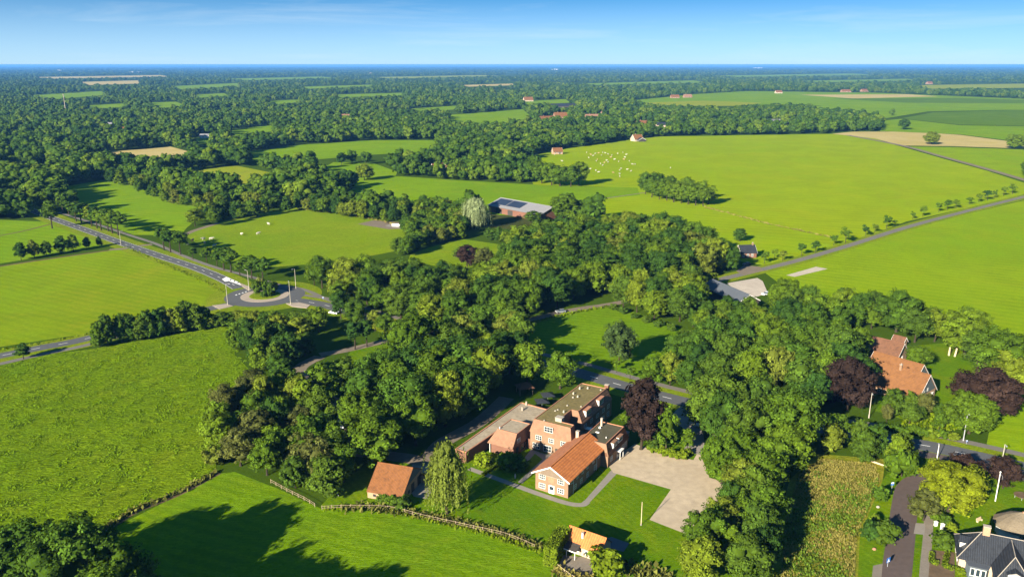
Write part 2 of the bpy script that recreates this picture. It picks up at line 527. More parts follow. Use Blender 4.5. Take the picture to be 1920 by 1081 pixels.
M.update(
    leaf=leaf_mat('broad_leaves', [(0.0, (0.02918, 0.069, 0.012)), (0.3, (0.04939, 0.0989, 0.011)), (0.6, (0.07408, 0.1288, 0.01)), (0.82, (0.1032, 0.161, 0.011)), (0.93, (0.1291, 0.1725, 0.014)), (1.0, (0.1122, 0.1357, 0.022))]),
    leaf_far=leaf_mat('far_leaves', [(0.0, (0.02918, 0.0667, 0.01)), (0.4, (0.04939, 0.0989, 0.01)), (0.8, (0.07632, 0.1334, 0.011)), (1.0, (0.1122, 0.1667, 0.013))]),
    leaf_light=leaf_mat('light_leaves', [(0.0, (0.070, 0.128, 0.010)), (1.0, (0.090, 0.150, 0.012))], 0.35),
    leaf_yellow=leaf_mat('yellow_leaves', [(0.0, (0.145, 0.18, 0.009)), (1.0, (0.155, 0.19, 0.010))], 0.35),
    leaf_olive=leaf_mat('olive_leaves', [(0.0, (0.070, 0.085, 0.020)), (1.0, (0.095, 0.105, 0.026))]),
    leaf_copper=leaf_mat('copper_leaves', [(0.0, (0.026, 0.017, 0.014)), (1.0, (0.036, 0.022, 0.017))], 0.12),
    leaf_willow=leaf_mat('willow_leaves', [(0.0, (0.135, 0.175, 0.026)), (1.0, (0.14, 0.18, 0.028))], 0.4),
    leaf_silver=leaf_mat('silver_leaves', [(0.0, (0.2067, 0.2534, 0.1162)), (1.0, (0.2176, 0.265, 0.1267))], 0.3),
    leaf_bush=leaf_mat('bush_leaves', [(0.0, (0.052, 0.098, 0.012)), (1.0, (0.078, 0.128, 0.013))]),
    leaf_hedge=leaf_mat('hedge_leaves', [(0.0, (0.115, 0.165, 0.009)), (1.0, (0.135, 0.185, 0.011))]),
    leaf_conifer=leaf_mat('conifer_needles', [(0.0, (0.02448, 0.0468, 0.0143)), (1.0, (0.0408, 0.0676, 0.0176))], 0.1),
    meadow_blade=leaf_mat('meadow_blades', [(0.0, (0.1209, 0.2067, 0.005)), (1.0, (0.1395, 0.2279, 0.006))], 0.3, .6, 1.3),
    blade=leaf_mat('grass_blades', [(0.0, (0.115, 0.165, 0.006)), (1.0, (0.13, 0.18, 0.006))], 0.3, .75, 1.25),
    blade_dry=leaf_mat('dry_blades', [(0.0, (0.20, 0.18, 0.045)), (1.0, (0.225, 0.20, 0.05))], 0.3, .8, 1.18),
    blade_brown=leaf_mat('brown_herbs', [(0.0, (0.085, 0.095, 0.02)), (1.0, (0.10, 0.105, 0.022))], 0.2),
)

# ------------------------------------------------------------------ ground, fields, roads
def wpoly(pix):
    return [A2(p) for p in pix]


def inside(x, y, poly):
    c = False
    n = len(poly)
    j = n - 1
    for i in range(n):
        xi, yi = poly[i]; xj, yj = poly[j]
        if (yi > y) != (yj > y) and x < (xj - xi) * (y - yi) / (yj - yi) + xi:
            c = not c
        j = i
    return c


def smooth(pts, n=8, closed=False):
    """Catmull-Rom through the points"""
    P = [Vector((p[0], p[1])) for p in pts]
    out = []
    m = len(P)
    rng = range(m if closed else m - 1)
    for i in rng:
        if closed:
            a, b, c, d = P[(i - 1) % m], P[i], P[(i + 1) % m], P[(i + 2) % m]
        else:
            a, b, c, d = P[max(i - 1, 0)], P[i], P[i + 1], P[min(i + 2, m - 1)]
        for k in range(n):
            t = k / n
            out.append(0.5 * (2 * b + (c - a) * t + (2 * a - 5 * b + 4 * c - d) * t * t + (3 * b - a - 3 * c + d) * t ** 3))
    if not closed: out.append(P[-1])
    return [(p.x, p.y) for p in out]


def sheet(name, pts, z, mat):
    b = MB()
    b.poly([(x, y, z) for x, y in pts])
    o = b.build(name, mat)
    if o.data.polygons[0].normal.z < 0:
        o.data.flip_normals()
    o['kind'] = 'structure'
    return o


def offset_line(line, d):
    out = []
    for i, p in enumerate(line):
        a = Vector(line[max(i - 1, 0)]); c = Vector(line[min(i + 1, len(line) - 1)])
        t = (c - a).normalized()
        out.append((p[0] - t.y * d, p[1] + t.x * d))
    return out


def strip(name, line, w, z, mat, kind='structure', off=0.0):
    l = offset_line(line, off + w / 2)
    r = offset_line(line, off - w / 2)
    b = MB()
    for i in range(len(line) - 1):
        b.poly([(*r[i], z), (*r[i + 1], z), (*l[i + 1], z), (*l[i], z)])
    o = b.build(name, mat)
    if kind: o['kind'] = kind
    return o


def dashes(name, line, z, mat, w=0.15, on=3.0, offl=3.0, off=0.0):
    """painted dashes along a road"""
    ln = offset_line(line, off)
    b = MB()
    acc, pos = 0.0, 0.0
    for i in range(len(ln) - 1):
        a, c = Vector(ln[i]), Vector(ln[i + 1])
        seg = (c - a).length
        if seg < 1e-4: continue
        t = (c - a) / seg
        nn = Vector((-t.y, t.x)) * (w / 2)
        s = 0.0
        while s < seg:
            ph = (acc + s) % (on + offl)
            if ph < on:
                e = min(seg, s + on - ph)
                p, q = a + t * s, a + t * e
                b.poly([(*(p - nn), z), (*(q - nn), z), (*(q + nn), z), (*(p + nn), z)])
                s = e + 1e-3
            else:
                s += on + offl - ph
        acc += seg
    o = b.build(name, mat)
    o['kind'] = 'structure'
    return o


# the land: one sheet out to the horizon, finer towards the viewer
xs = [-32000, -16000, -8000, -4000, -2000, -1000, -500, -250, -100, 0, 100, 250, 500, 1000, 2000, 4000, 8000, 16000, 32000]
ys = [-300, 0, 100, 200, 300, 500, 800, 1300, 2200, 4000, 8000, 15000, 28000, 46000]
gb = MB()
gb.v = [(x, y, 0.0) for y in ys for x in xs]
nx = len(xs)
gb.f = [(j * nx + i, j * nx + i + 1, (j + 1) * nx + i + 1, (j + 1) * nx + i) for j in range(len(ys) - 1) for i in range(nx - 1)]
gb.m = [0] * len(gb.f)
tag(gb.build('ground', M['land']), kind='structure')

OPEN = []      # places without trees
SEEN = []


def field(pix, mat, z=0.03, name='field', open_=True):
    w = wpoly(pix)
    if open_:
        OPEN.append(w)
        SEEN.append(pix)
    return sheet(name, w, z, M[mat])


field([(-60, 690), (60, 668), (165, 655), (300, 632), (425, 610), (445, 640), (440, 665), (492, 716), (450, 770), (405, 840), (405, 885), (330, 925), (260, 955), (185, 1000), (120, 1040), (-60, 1120), (-500, 1250), (-600, 800)], 'meadow_tall', name='meadow')
field([(195, 998), (330, 930), (408, 888), (440, 884), (520, 915), (600, 952), (690, 957), (770, 967), (880, 990), (1000, 1032), (1040, 1062), (1060, 1100), (1000, 1400), (-500, 1400), (-100, 1160), (60, 1085)], 'meadow_mown', 0.033, 'mown_meadow')
field([(600, 950), (640, 905), (700, 860), (880, 850), (1000, 835), (1200, 840), (1310, 820), (1335, 900), (1400, 1000), (1400, 1120), (1060, 1110), (1040, 1060), (1000, 1030), (880, 988), (770, 965), (690, 955)], 'lawn', 0.036, 'lawn')
field([(975, 614), (1050, 590), (1140, 571), (1200, 588), (1260, 612), (1345, 630), (1330, 650), (1260, 690), (1215, 722), (1100, 700), (1060, 690), (1000, 660)], 'meadow_mown', 0.03, 'paddock')
field([(630, 695), (660, 655), (720, 645), (800, 645), (790, 705), (700, 720)], 'lawn', 0.03, 'lawn')
field([(765, 490), (770, 475), (860, 447), (965, 462), (945, 490), (860, 505)], 'field_cow', name='clearing')
field([(-80, 507), (0, 500), (110, 482), (225, 466), (300, 492), (380, 526), (428, 552), (405, 572), (330, 590), (170, 624), (0, 650), (-80, 662), (-300, 640)], 'field_left')
field([(-80, 420), (0, 412), (95, 416), (150, 440), (208, 461), (100, 478), (0, 494), (-80, 500)], 'field_far')
field([(105, 352), (195, 338), (270, 352), (392, 392), (350, 427), (338, 442), (250, 440), (180, 415), (120, 390)], 'field_far', 0.033)
field([(345, 440), (420, 415), (555, 385), (640, 400), (745, 418), (768, 440), (745, 470), (640, 490), (520, 500), (450, 495), (390, 470)], 'field_cow')
field([(310, 328), (440, 310), (550, 332), (520, 352), (470, 364), (380, 356)], 'field_yellow')
field([(140, 296), (200, 285), (320, 275), (368, 288), (300, 310), (210, 308)], 'field_straw', 0.05)
field([(455, 286), (560, 272), (700, 263), (830, 263), (800, 284), (700, 290), (560, 302), (480, 302)], 'field_far', 0.05)
field([(595, 322), (625, 304), (700, 306), (745, 322), (735, 348), (650, 352), (610, 346)], 'field_far', 0.05)
field([(0, 322), (90, 312), (125, 325), (90, 338), (-40, 340)], 'field_far', 0.05)
field([(620, 388), (640, 360), (740, 330), (860, 338), (980, 345), (1100, 350), (1195, 352), (1200, 366), (1095, 376), (1090, 400), (900, 404), (850, 396), (700, 394)], 'field_far', 0.04)
BIG = [(985, 303), (1020, 285), (1180, 262), (1240, 256), (1560, 251), (1640, 260), (1690, 275), (1770, 298), (1850, 320), (1930, 346), (1930, 362), (1800, 393), (1700, 415), (1600, 452), (1520, 476), (1430, 497), (1390, 490), (1330, 458), (1250, 430), (1150, 418), (1085, 414), (1090, 376), (1195, 363), (1150, 351), (1000, 346)]
field(BIG, 'field_big', 0.036)
field([(1430, 508), (1500, 492), (1600, 463), (1750, 417), (1930, 373), (2150, 320), (2500, 500), (2300, 800), (1990, 880), (1850, 832), (1860, 780), (1920, 700), (1900, 660), (1850, 640), (1760, 605), (1640, 590), (1560, 590), (1500, 560)], 'field_right', 0.033)
field([(1560, 251), (1600, 247), (1700, 247), (1800, 253), (1930, 270), (1930, 279), (1780, 274), (1690, 273), (1640, 260)], 'field_straw', 0.09)
field([(1700, 275), (1780, 276), (1930, 281), (1930, 340), (1850, 316), (1770, 294)], 'field_right', 0.08)
field([(1690, 222), (1750, 211), (1930, 206), (1930, 236), (1800, 234)], 'field_dark', 0.12)
field([(1650, 246), (1660, 226), (1690, 223), (1800, 235), (1930, 237), (1990, 262), (1930, 268), (1800, 252)], 'field_far', 0.10)
field([(1170, 190), (1300, 177), (1400, 171), (1640, 174), (1930, 186), (1990, 205), (1740, 209), (1660, 222), (1640, 214), (1560, 200), (1500, 196), (1300, 198)], 'field_far', 0.15)
field([(1200, 193), (1320, 189), (1430, 193), (1390, 199), (1260, 199)], 'field_yellow', 0.35)
field([(1500, 178), (1700, 177), (1760, 181), (1600, 185)], 'field_straw', 0.35)
field([(1560, 185), (1800, 184), (1930, 188), (1930, 194), (1700, 193)], 'field_dark', 0.4)
field([(1480, 200), (1740, 196), (1930, 198), (1960, 204), (1700, 209), (1560, 206)], 'field_far', 0.4)
field([(1720, 160), (1930, 157), (1930, 165), (1740, 167)], 'field_yellow', 0.6)
for pl, mt, z in [
        ([(40, 180), (190, 171), (200, 178), (110, 186)], 'field_far', .4), ([(150, 154), (260, 151), (262, 157), (165, 160)], 'field_straw', .6),
        ([(320, 162), (445, 156), (450, 162), (340, 168)], 'field_far', .6), ([(278, 192), (330, 191), (350, 199), (300, 203)], 'field_far', .4),
        ([(160, 198), (240, 194), (235, 201), (170, 205)], 'field_far', .4), ([(425, 246), (510, 234), (515, 246), (440, 255)], 'field_far', .2),
        ([(360, 262), (390, 258), (395, 268), (365, 272)], 'field_far', .2),
        ([(840, 216), (980, 205), (1000, 222), (930, 232), (845, 228)], 'field_far', .2), ([(770, 204), (860, 198), (850, 206), (790, 209)], 'field_far', .3),
        ([(980, 190), (1060, 186), (1070, 193), (990, 197)], 'field_far', .3), ([(620, 178), (760, 174), (750, 180), (640, 183)], 'field_far', .5),
        ([(500, 190), (560, 187), (570, 192), (510, 196)], 'field_far', .4), ([(360, 178), (420, 175), (430, 180), (370, 184)], 'field_far', .4),
        ([(560, 163), (700, 159), (700, 163), (580, 167)], 'field_far', .6), ([(860, 160), (960, 157), (970, 160), (880, 163)], 'field_straw', .6),
        ([(1090, 157), (1300, 151), (1330, 155), (1120, 160)], 'field_far', .6), ([(60, 145), (300, 141), (320, 144), (100, 148)], 'field_straw', .9),
        ([(420, 148), (600, 144), (640, 147), (460, 151)], 'field_far', .9), ([(700, 145), (900, 141), (940, 143), (740, 148)], 'field_yellow', .9),
        ([(1340, 142), (1600, 138), (1640, 141), (1380, 145)], 'field_far', .9), ([(1500, 152), (1700, 148), (1720, 151), (1540, 155)], 'field_far', .9)]:
    field(pl, mt, z)
OPEN.append(wpoly([(1088, 354), (1110, 340), (1215, 350), (1215, 374), (1088, 382)]))
_yard = [(880, 436), (912, 384), (940, 366), (1045, 392), (1050, 425), (965, 442)]
OPEN.append(wpoly(_yard)); SEEN.append([(914, 370), (1032, 386), (1030, 408), (960, 412), (905, 410)])
# rough grass and gardens on the right
field([(1440, 1140), (1455, 1000), (1480, 900), (1530, 850), (1660, 860), (1655, 900), (1630, 960), (1612, 1010), (1606, 1140)], 'rough', 0.03, 'rough_grass')
field([(1606, 1140), (1612, 1010), (1630, 960), (1655, 900), (1675, 870), (1760, 870), (1930, 905), (2100, 940), (2100, 1250), (1606, 1250)], 'lawn', 0.032, 'garden_lawn')
field([(1640, 770), (1690, 650), (1800, 640), (1900, 720), (1860, 800), (1760, 805)], 'lawn', 0.035, 'farm_lawn', False)

# roads
main_pix = [(40, 386), (95, 408), (160, 431), (232, 457), (300, 480), (370, 503), (420, 524), (448, 540)]
ROAD_MAIN = smooth(wpoly(main_pix))
east_pix = [(548, 562), (600, 570), (650, 583), (720, 606), (820, 636), (940, 664), (1060, 692), (1120, 709), (1200, 732), (1320, 762), (1450, 788), (1600, 812), (1740, 836), (1850, 860), (1960, 886), (2150, 930)]
ROAD_EAST = smooth(wpoly(east_pix))
west_pix = [(452, 566), (400, 577), (300, 596), (165, 634), (80, 651), (0, 667), (-120, 692)]
ROAD_WEST = smooth(wpoly(west_pix))
strip('verge', ROAD_MAIN, 17.0, 0.045, M['verge'])
strip('verge', ROAD_WEST, 17.0, 0.046, M['verge'], off=1.5)
strip('verge', ROAD_EAST, 16.0, 0.047, M['verge'])
strip('road', ROAD_MAIN, 6.6, 0.070, M['asphalt'])
strip('road', ROAD_WEST, 6.4, 0.072, M['asphalt'])
strip('road', ROAD_EAST, 7.0, 0.074, M['asphalt'])
for ln, z in ((ROAD_MAIN, .084), (ROAD_WEST, .086), (ROAD_EAST, .088)):
    dashes('road_marking', ln, z, M['marking'], 0.22, 3.0, 6.0)
dashes('road_marking', ROAD_MAIN, .0845, M['marking'], 0.14, 2.0, 0.0, 3.0)
dashes('road_marking', ROAD_MAIN, .0843, M['marking'], 0.14, 2.0, 0.0, -3.0)
CYC = smooth(wpoly([(110, 398), (180, 420), (240, 440), (292, 457), (340, 478), (400, 500), (460, 516), (520, 533), (570, 543), (610, 560), (660, 578)]))
strip('cycle_path', CYC, 2.6, 0.080, M['cycle'])
strip('cycle_path', smooth(wpoly([(-120, 708), (0, 682), (80, 664), (165, 646), (300, 610)])), 3.0, 0.081, M['cycle'])
CYCE = offset_line(ROAD_EAST, 8.2)
strip('cycle_path', CYCE, 2.8, 0.079, M['cycle'])
strip('service_lane', offset_line(ROAD_EAST, -5.9)[90:], 4.2, 0.0795, M['asphalt_brown'])
# side road across the main one
strip('farm_track', smooth(wpoly([(285, 458), (262, 461), (234, 466), (205, 468)])), 4.0, 0.066, M['lane'])
strip('farm_track', smooth(wpoly([(345, 441), (365, 432), (410, 418)])), 4.0, 0.066, M['lane'])
# roundabout
RC = Vector(A2((497, 554)))


def ring(c, r, n=48, sx=1, sy=1):
    return [(c[0] + sx * r * math.cos(2 * math.pi * i / n), c[1] + sy * r * math.sin(2 * math.pi * i / n)) for i in range(n)]


sheet('verge', ring(RC, 25), 0.050, M['verge'])
sheet('roundabout_road', ring(RC, 17.5), 0.090, M['asphalt'])
b = MB(); b.prism(ring(RC, 10.6), 0.0, 0.17); tag(b.build('roundabout_apron', M['apron']), kind='structure')
b = MB(); b.prism(ring(RC, 7.2), 0.0, 0.30, top=ring(RC, 6.6)); tag(b.build('roundabout_island', M['verge']), kind='structure')


def island(name, pix, mat='apron', z=0.20):
    bb = MB()
    bb.prism(wpoly(pix), 0.0, z)
    return tag(bb.build(name, M[mat]), kind='structure')


island('traffic_island', [(448, 530), (466, 537), (475, 543), (466, 545), (455, 538)], 'apron')
island('traffic_island', [(536, 569), (560, 567), (582, 572), (575, 578), (548, 575)], 'apron')
island('traffic_island', [(398, 573), (425, 570), (437, 574), (412, 580)], 'apron')
sheet('road_marking', wpoly([(418, 523), (424, 519), (448, 529), (452, 535)]), 0.100, M['marking'])
for i in range(3):
    x, y = 430 + i * 7.0, 525.2 + i * 2.6
    sheet('road_marking', wpoly([(x, y), (x + 2.6, y - 2.0), (x + 4.6, y - 1.2), (x + 2.4, y + 1.2)]), 0.106, M['asphalt'])
sheet('road_marking', wpoly([(416, 523.5), (421, 521), (424, 524), (428, 527), (422, 528)]), 0.103, M['marking'])
for x, y in ((441, 553), (447, 551), (453, 549), (459, 547)):
    sheet('road_marking', wpoly([(x, y), (x + 3, y - 0.9), (x + 4, y), (x + 1, y + 0.9)]), 0.105, M['marking'])
# lanes
LANE_R = smooth(wpoly([(1300, 548), (1345, 526), (1400, 512), (1500, 487), (1600, 457.5), (1700, 426), (1800, 399), (1940, 364), (2100, 325)]))
strip('verge', LANE_R, 11.0, 0.052, M['verge'])
strip('lane', LANE_R, 4.6, 0.070, M['cycle'])
strip('lane', smooth(wpoly([(1590, 254), (1690, 273), (1760, 292), (1850, 317), (1950, 346)])), 7.0, 0.25, M['lane'])
LANE_C = smooth(wpoly([(1240, 552), (1140, 571), (1090, 578), (1040, 588), (980, 602), (900, 614), (820, 622), (760, 632), (720, 640), (650, 656), (600, 665)]))
strip('lane', LANE_C, 4.2, 0.062, M['lane'])
LANE_D = smooth(wpoly([(600, 668), (560, 695), (600, 740), (640, 760), (650, 800), (640, 840), (700, 850), (760, 858), (800, 862), (830, 830), (900, 790), (950, 745)]))
strip('lane', LANE_D, 5.0, 0.060, M['lane'])
DRIVE = smooth(wpoly([(1300, 850), (1303, 822), (1295, 800), (1275, 785), (1290, 765)]))
strip('driveway', DRIVE, 5.0, 0.063, M['concrete'])
LANE_BR = smooth(wpoly([(1672, 1140), (1680, 1081), (1690, 1000), (1697, 945), (1705, 915), (1730, 898), (1790, 880), (1830, 862)]))
strip('lane', LANE_BR, 5.6, 0.064, M['asphalt_brown'])
strip('footpath', smooth(wpoly([(1732, 1140), (1733, 1081), (1740, 1000), (1742, 955), (1750, 925)])), 1.9, 0.066, M['paving'])
sheet('garden_path', wpoly([(1713, 1000), (1717, 980), (1735, 981), (1733, 1002)]), 0.068, M['concrete'])
sheet('garden_drive', wpoly([(1735, 1150), (1745, 1030), (1790, 1035), (1790, 1150)]), 0.067, M['soil'])
sheet('garden_drive', wpoly([(1634, 1090), (1637, 1060), (1655, 1056), (1652, 1090)]), 0.069, M['paving'])
# school yard of pale gravel, paths on the lawn
sheet('gravel_yard', wpoly([(1150, 886), (1140, 872), (1170, 845), (1190, 832), (1240, 848), (1300, 862), (1310, 845), (1325, 880), (1330, 895), (1358, 903), (1352, 925), (1345, 950), (1300, 1006), (1218, 974), (1258, 917)]), 0.058, M['gravel'])
sheet('path', wpoly([(1090, 945), (1145, 882), (1160, 868), (1172, 872), (1158, 886), (1103, 944)]), 0.057, M['concrete'])
strip('path', smooth(wpoly([(880, 878), (940, 900), (1000, 922), (1060, 942), (1090, 946), (1101, 940)]), 10), 1.7, 0.060, M['concrete'])
strip('path', smooth(wpoly([(975, 905), (1010, 872), (1048, 838)]), 6), 1.3, 0.059, M['concrete'])
sheet('terrace', wpoly([(975, 868), (996, 842), (1046, 858), (1032, 872), (1003, 850), (985, 870)]), 0.061, M['concrete'])
sheet('barn_yard', wpoly([(762, 905), (775, 865), (800, 862), (830, 850), (840, 870), (812, 918), (800, 935), (775, 930)]), 0.059, M['concrete'])
sheet('patio', wpoly([(1136, 1010), (1146, 1006), (1180, 1018), (1169, 1034), (1128, 1022)]), 0.062, M['zinc'])
sheet('shed_yard', wpoly([(1040, 1072), (1055, 1040), (1095, 1044), (1125, 1050), (1110, 1085)]), 0.060, M['paving'])
# yards by the barns on the right
sheet('yard', wpoly([(1362, 531), (1420, 521), (1430, 527), (1440, 550), (1405, 560)]), 0.075, M['yard'])
sheet('yard', wpoly([(1474, 516), (1530, 500), (1552, 504), (1490, 519)]), 0.076, M['yard'])
sheet('yard', wpoly([(1380, 508), (1395, 497), (1425, 500), (1430, 508), (1395, 516)]), 0.072, M['lane'])
sheet('yard', wpoly([(670, 420), (700, 413), (770, 418), (765, 428), (730, 430)]), 0.072, M['lane'])
sheet('yard', wpoly([(900, 425), (915, 400), (990, 410), (1010, 420), (960, 430)]), 0.05, M['forest_floor'])
# ditches and field edges
for pix, w, mt in [([(-40, 505), (60, 490), (150, 477), (235, 465)], 2.2, 'soil'), ([(-40, 449), (40, 434), (95, 420)], 2.0, 'soil'),
                   ([(410, 886), (330, 928), (255, 958), (192, 997)], 1.8, 'soil'), ([(1090, 377), (1140, 371), (1210, 361)], 2.2, 'lane'),
                   ([(1320, 390), (1370, 400), (1440, 420), (1500, 433), (1560, 446)], 1.6, 'verge'), ([(1240, 335), (1300, 318), (1480, 300)], 1.5, 'field_yellow')]:
    strip('ditch', smooth(wpoly(pix)), w, 0.055, M[mt])
b = MB()                                                           # concrete silage slab with low white wall
tag(sheet('silage_slab', wpoly([(722, 424), (735, 418), (770, 422), (764, 431)]), 0.09, M['concrete']), kind='structure')

# ------------------------------------------------------------------ buildings
def window(par, o, a, n, w, h, nx=2, ny=2, name='window', frame='white', glass='glass', fw=0.09):
    o, a, n = Vector(o), Vector(a).normalized(), Vector(n).normalized()
    up = Vector((0, 0, 1))
    b = MB()
    b.obox(o + n * 0.005, a, w, n, 0.03, h, 1)
    d = 0.09
    b.obox(o, a, w, n, d, fw, 0)
    b.obox(o + up * (h - fw), a, w, n, d, fw, 0)
    b.obox(o + up * fw, a, fw, n, d, h - 2 * fw, 0)
    b.obox(o + a * (w - fw) + up * fw, a, fw, n, d, h - 2 * fw, 0)
    t = fw * 0.75
    for i in range(1, nx):
        b.obox(o + a * (w * i / nx - t / 2) + up * fw, a, t, n, d * 0.8, h - 2 * fw, 0)
    for i in range(1, ny):
        b.obox(o + up * (h * i / ny - t / 2) + a * fw, a, w - 2 * fw, n, d * 0.7, t, 0)
    return b.build(name, [M[frame], M[glass]], par)


def door(par, o, a, n, w, h, mat='white', glass=True):
    o, a, n = Vector(o), Vector(a).normalized(), Vector(n).normalized()
    up = Vector((0, 0, 1))
    b = MB()
    b.obox(o, a, w, n, 0.06, h, 0)
    if glass:
        b.obox(o + a * 0.18 + up * (h * 0.45) + n * 0.055, a, w - 0.36, n, 0.02, h * 0.42, 1)
    d = b.build('door', [M[mat], M['glass']], par)
    k = MB()
    k.ball(tuple(o + a * (w * 0.85) + up * (h * 0.45) + n * 0.1), 0.05)
    k.build('handle', M['steel'], d) if par is None or par.type == 'EMPTY' else None
    return d


def chimney(par, x, y, z0, z1, w=0.7, d=0.7, mat='brick', pot=True):
    b = MB()
    b.box(x - w / 2, y - d / 2, z0, x + w / 2, y + d / 2, z1, 0)
    b.box(x - w / 2 - .06, y - d / 2 - .06, z1 + .002, x + w / 2 + .06, y + d / 2 + .06, z1 + .14, 1)
    if pot: b.tube((x, y, z1 + .14), (x, y, z1 + .5), 0.13, 0.11, 8, 1)
    return b.build('chimney', [M[mat], M['stone']], par)


def gable_walls(W_, L_, eave, ridge, eave2=None, rx=None):
    """walls of a gabled house, gables at y = 0 and y = L_, ridge along y"""
    eave2 = eave if eave2 is None else eave2
    rx = W_ / 2 if rx is None else rx
    b = MB()
    for y, fl in ((0, False), (L_, True)):
        p = [(0, y, 0), (W_, y, 0), (W_, y, eave2), (rx, y, ridge), (0, y, eave)]
        b.poly(p[::-1] if fl else p, 0)
    b.poly([(0, 0, 0), (0, 0, eave), (0, L_, eave), (0, L_, 0)], 0)
    b.poly([(W_, 0, 0), (W_, L_, 0), (W_, L_, eave2), (W_, 0, eave2)], 0)
    return b


def gable_roof(W_, L_, eave, ridge, oh=0.45, ohy=0.4, t=0.16, eave2=None, rx=None):
    eave2 = eave if eave2 is None else eave2
    rx = W_ / 2 if rx is None else rx
    b = MB()
    z = 0.17
    s1 = (ridge - eave) / rx
    s2 = (ridge - eave2) / (W_ - rx)
    b.slab([(-oh, -ohy, eave - s1 * oh + z), (rx, -ohy, ridge + z), (rx, L_ + ohy, ridge + z), (-oh, L_ + ohy, eave - s1 * oh + z)], t, 0)
    b.slab([(rx, -ohy, ridge + z), (W_ + oh, -ohy, eave2 - s2 * oh + z), (W_ + oh, L_ + ohy, eave2 - s2 * oh + z), (rx, L_ + ohy, ridge + z)], t, 1)
    b.tube((rx, -ohy, ridge + z - .02), (rx, L_ + ohy, ridge + z - .02), 0.16, 0.16, 8, 2)
    return b


def verge_boards(W_, eave, ridge, y, oh, out, rx=None, eave2=None):
    """white boards along a gable's slopes"""
    rx = W_ / 2 if rx is None else rx
    eave2 = eave if eave2 is None else eave2
    b = MB()
    s1 = (ridge - eave) / rx
    s2 = (ridge - eave2) / (W_ - rx)
    for p, q in (((-oh, eave - s1 * oh), (rx, ridge)), ((rx, ridge), (W_ + oh, eave2 - s2 * oh))):
        c = [(p[0], y, p[1] - .16), (q[0], y, q[1] - .16), (q[0], y, q[1] + .2), (p[0], y, p[1] + .2)]
        b.hexa(c, [(x, y + out, z) for x, _, z in c], 0)
    return b


X, Y, NX, NY = (1, 0, 0), (0, 1, 0), (-1, 0, 0), (0, -1, 0)


def gable_house(name, label, cat, loc, rz, W_, L_, eave, ridge, wall, roof, group=None, wins=(), doors=(), chim=(), boards=True, oh=0.4, roof2=None, gable=None):
    e = empty(name, (loc[0], loc[1], 0.02), rz, label, cat, group)
    w = gable_walls(W_, L_, eave, ridge).build('wall', M[wall], e)
    r = gable_roof(W_, L_, eave, ridge, oh).build('roof', [M[roof], M[roof2 or roof], M[roof]], e)
    if boards:
        verge_boards(W_, eave, ridge, -0.40, oh, -0.05).build('bargeboard', M['white'], r)
        verge_boards(W_, eave, ridge, L_ + 0.40, oh, 0.05).build('bargeboard', M['white'], r)
    if gable:
        for y, s in ((0, -1), (L_, 1)):
            b = MB()
            k = 0.12
            hz = eave + 0.3
            x0 = (hz - eave) / (ridge - eave) * W_ / 2
            ring_ = [(x0, y + s * .003, hz), (W_ - x0, y + s * .003, hz), (W_ / 2, y + s * .003, ridge - 0.05)]
            b.poly([(p[0], y + s * .06, p[2]) for p in (ring_ if s < 0 else ring_[::-1])])
            for i in range(3):
                p, q = ring_[i], ring_[(i + 1) % 3]
                b.poly([p, q, (q[0], y + s * .06, q[2]), (p[0], y + s * .06, p[2])])
            b.build('gable_boarding', M[gable], e)
    for side, u, z, ww, hh in wins:
        o, a, n = {'f': ((u, 0, z), X, NY), 'b': ((u, L_, z), X, Y), 'l': ((0, u, z), Y, NX), 'r': ((W_, u, z), Y, X)}[side]
        window(e, o, a, n, ww, hh, 2 if ww < 1.6 else 3, 2)
    for side, u, ww, hh, mt in doors:
        o, a, n = {'f': ((u, 0, 0), X, NY), 'b': ((u, L_, 0), X, Y), 'l': ((0, u, 0), Y, NX), 'r': ((W_, u, 0), Y, X)}[side]
        door(e, o, a, n, ww, hh, mt)
    for cx, cy, z0, z1 in chim:
        c = chimney(e, cx, cy, z0, z1)
    return e


# --- the brick school-like complex: one building of several wings
def loft_walls(b, p0, z0, p1, z1, mi=0):
    n = len(p0)
    for i in range(n):
        j = (i + 1) % n
        b.poly([(*p0[i], z0), (*p0[j], z0), (*p1[j], z1), (*p1[i], z1)], mi)


CXO = Vector((5.45, 197.2))
CRZ = math.atan2(-0.51, 0.86)
cx = empty('brick_building', (CXO.x, CXO.y, 0.02), CRZ, 'large brick building of joined flat roofed and tile roofed wings beside the gravel yard', 'building')


def cl(px, py, z, crop=(850, 700, 5.3333)):
    """pixel of a close-up -> the building's own coordinates"""
    p = at(crop[0] + px / crop[2], crop[1] + py / crop[2], z)
    d = Vector((p.x - CXO.x, p.y - CXO.y))
    c, s = math.cos(-CRZ), math.sin(-CRZ)
    return (d.x * c - d.y * s, d.x * s + d.y * c)


# gabled wing towards the lawn
GW, GL, GE, GR_ = 8.9, 20.0, 4.9, 7.3
gx, gy = 11.3, -18.5
b = gable_walls(GW, GL, GE, GR_)
b.v = [(x + gx, y + gy, z) for x, y, z in b.v]
gw = b.build('gabled_wing', M['brick'], cx)
b = gable_roof(GW, GL, GE, GR_, 0.75, 0.8)
b.v = [(x + gx, y + gy, z) for x, y, z in b.v]
b.build('tiled_roof', [M['tile_side'], M['tile_orange'], M['tile_orange']], gw)  # left slope coloured for glare, right slope brightened to look sunlit
b = verge_boards(GW, GE, GR_, -0.80, 0.75, -0.06)
b.v = [(x + gx, y + gy, z) for x, y, z in b.v]
b.build('bargeboard', M['white'], gw)
for u, z in ((1.0, 0.75), (6.1, 0.75), (1.0, 3.15), (6.1, 3.15)):
    window(gw, (gx + u, gy, z), X, NY, 1.75, 1.35, 3, 2, fw=0.11)
door(gw, (gx + 3.7, gy, 0), X, NY, 1.5, 2.2)
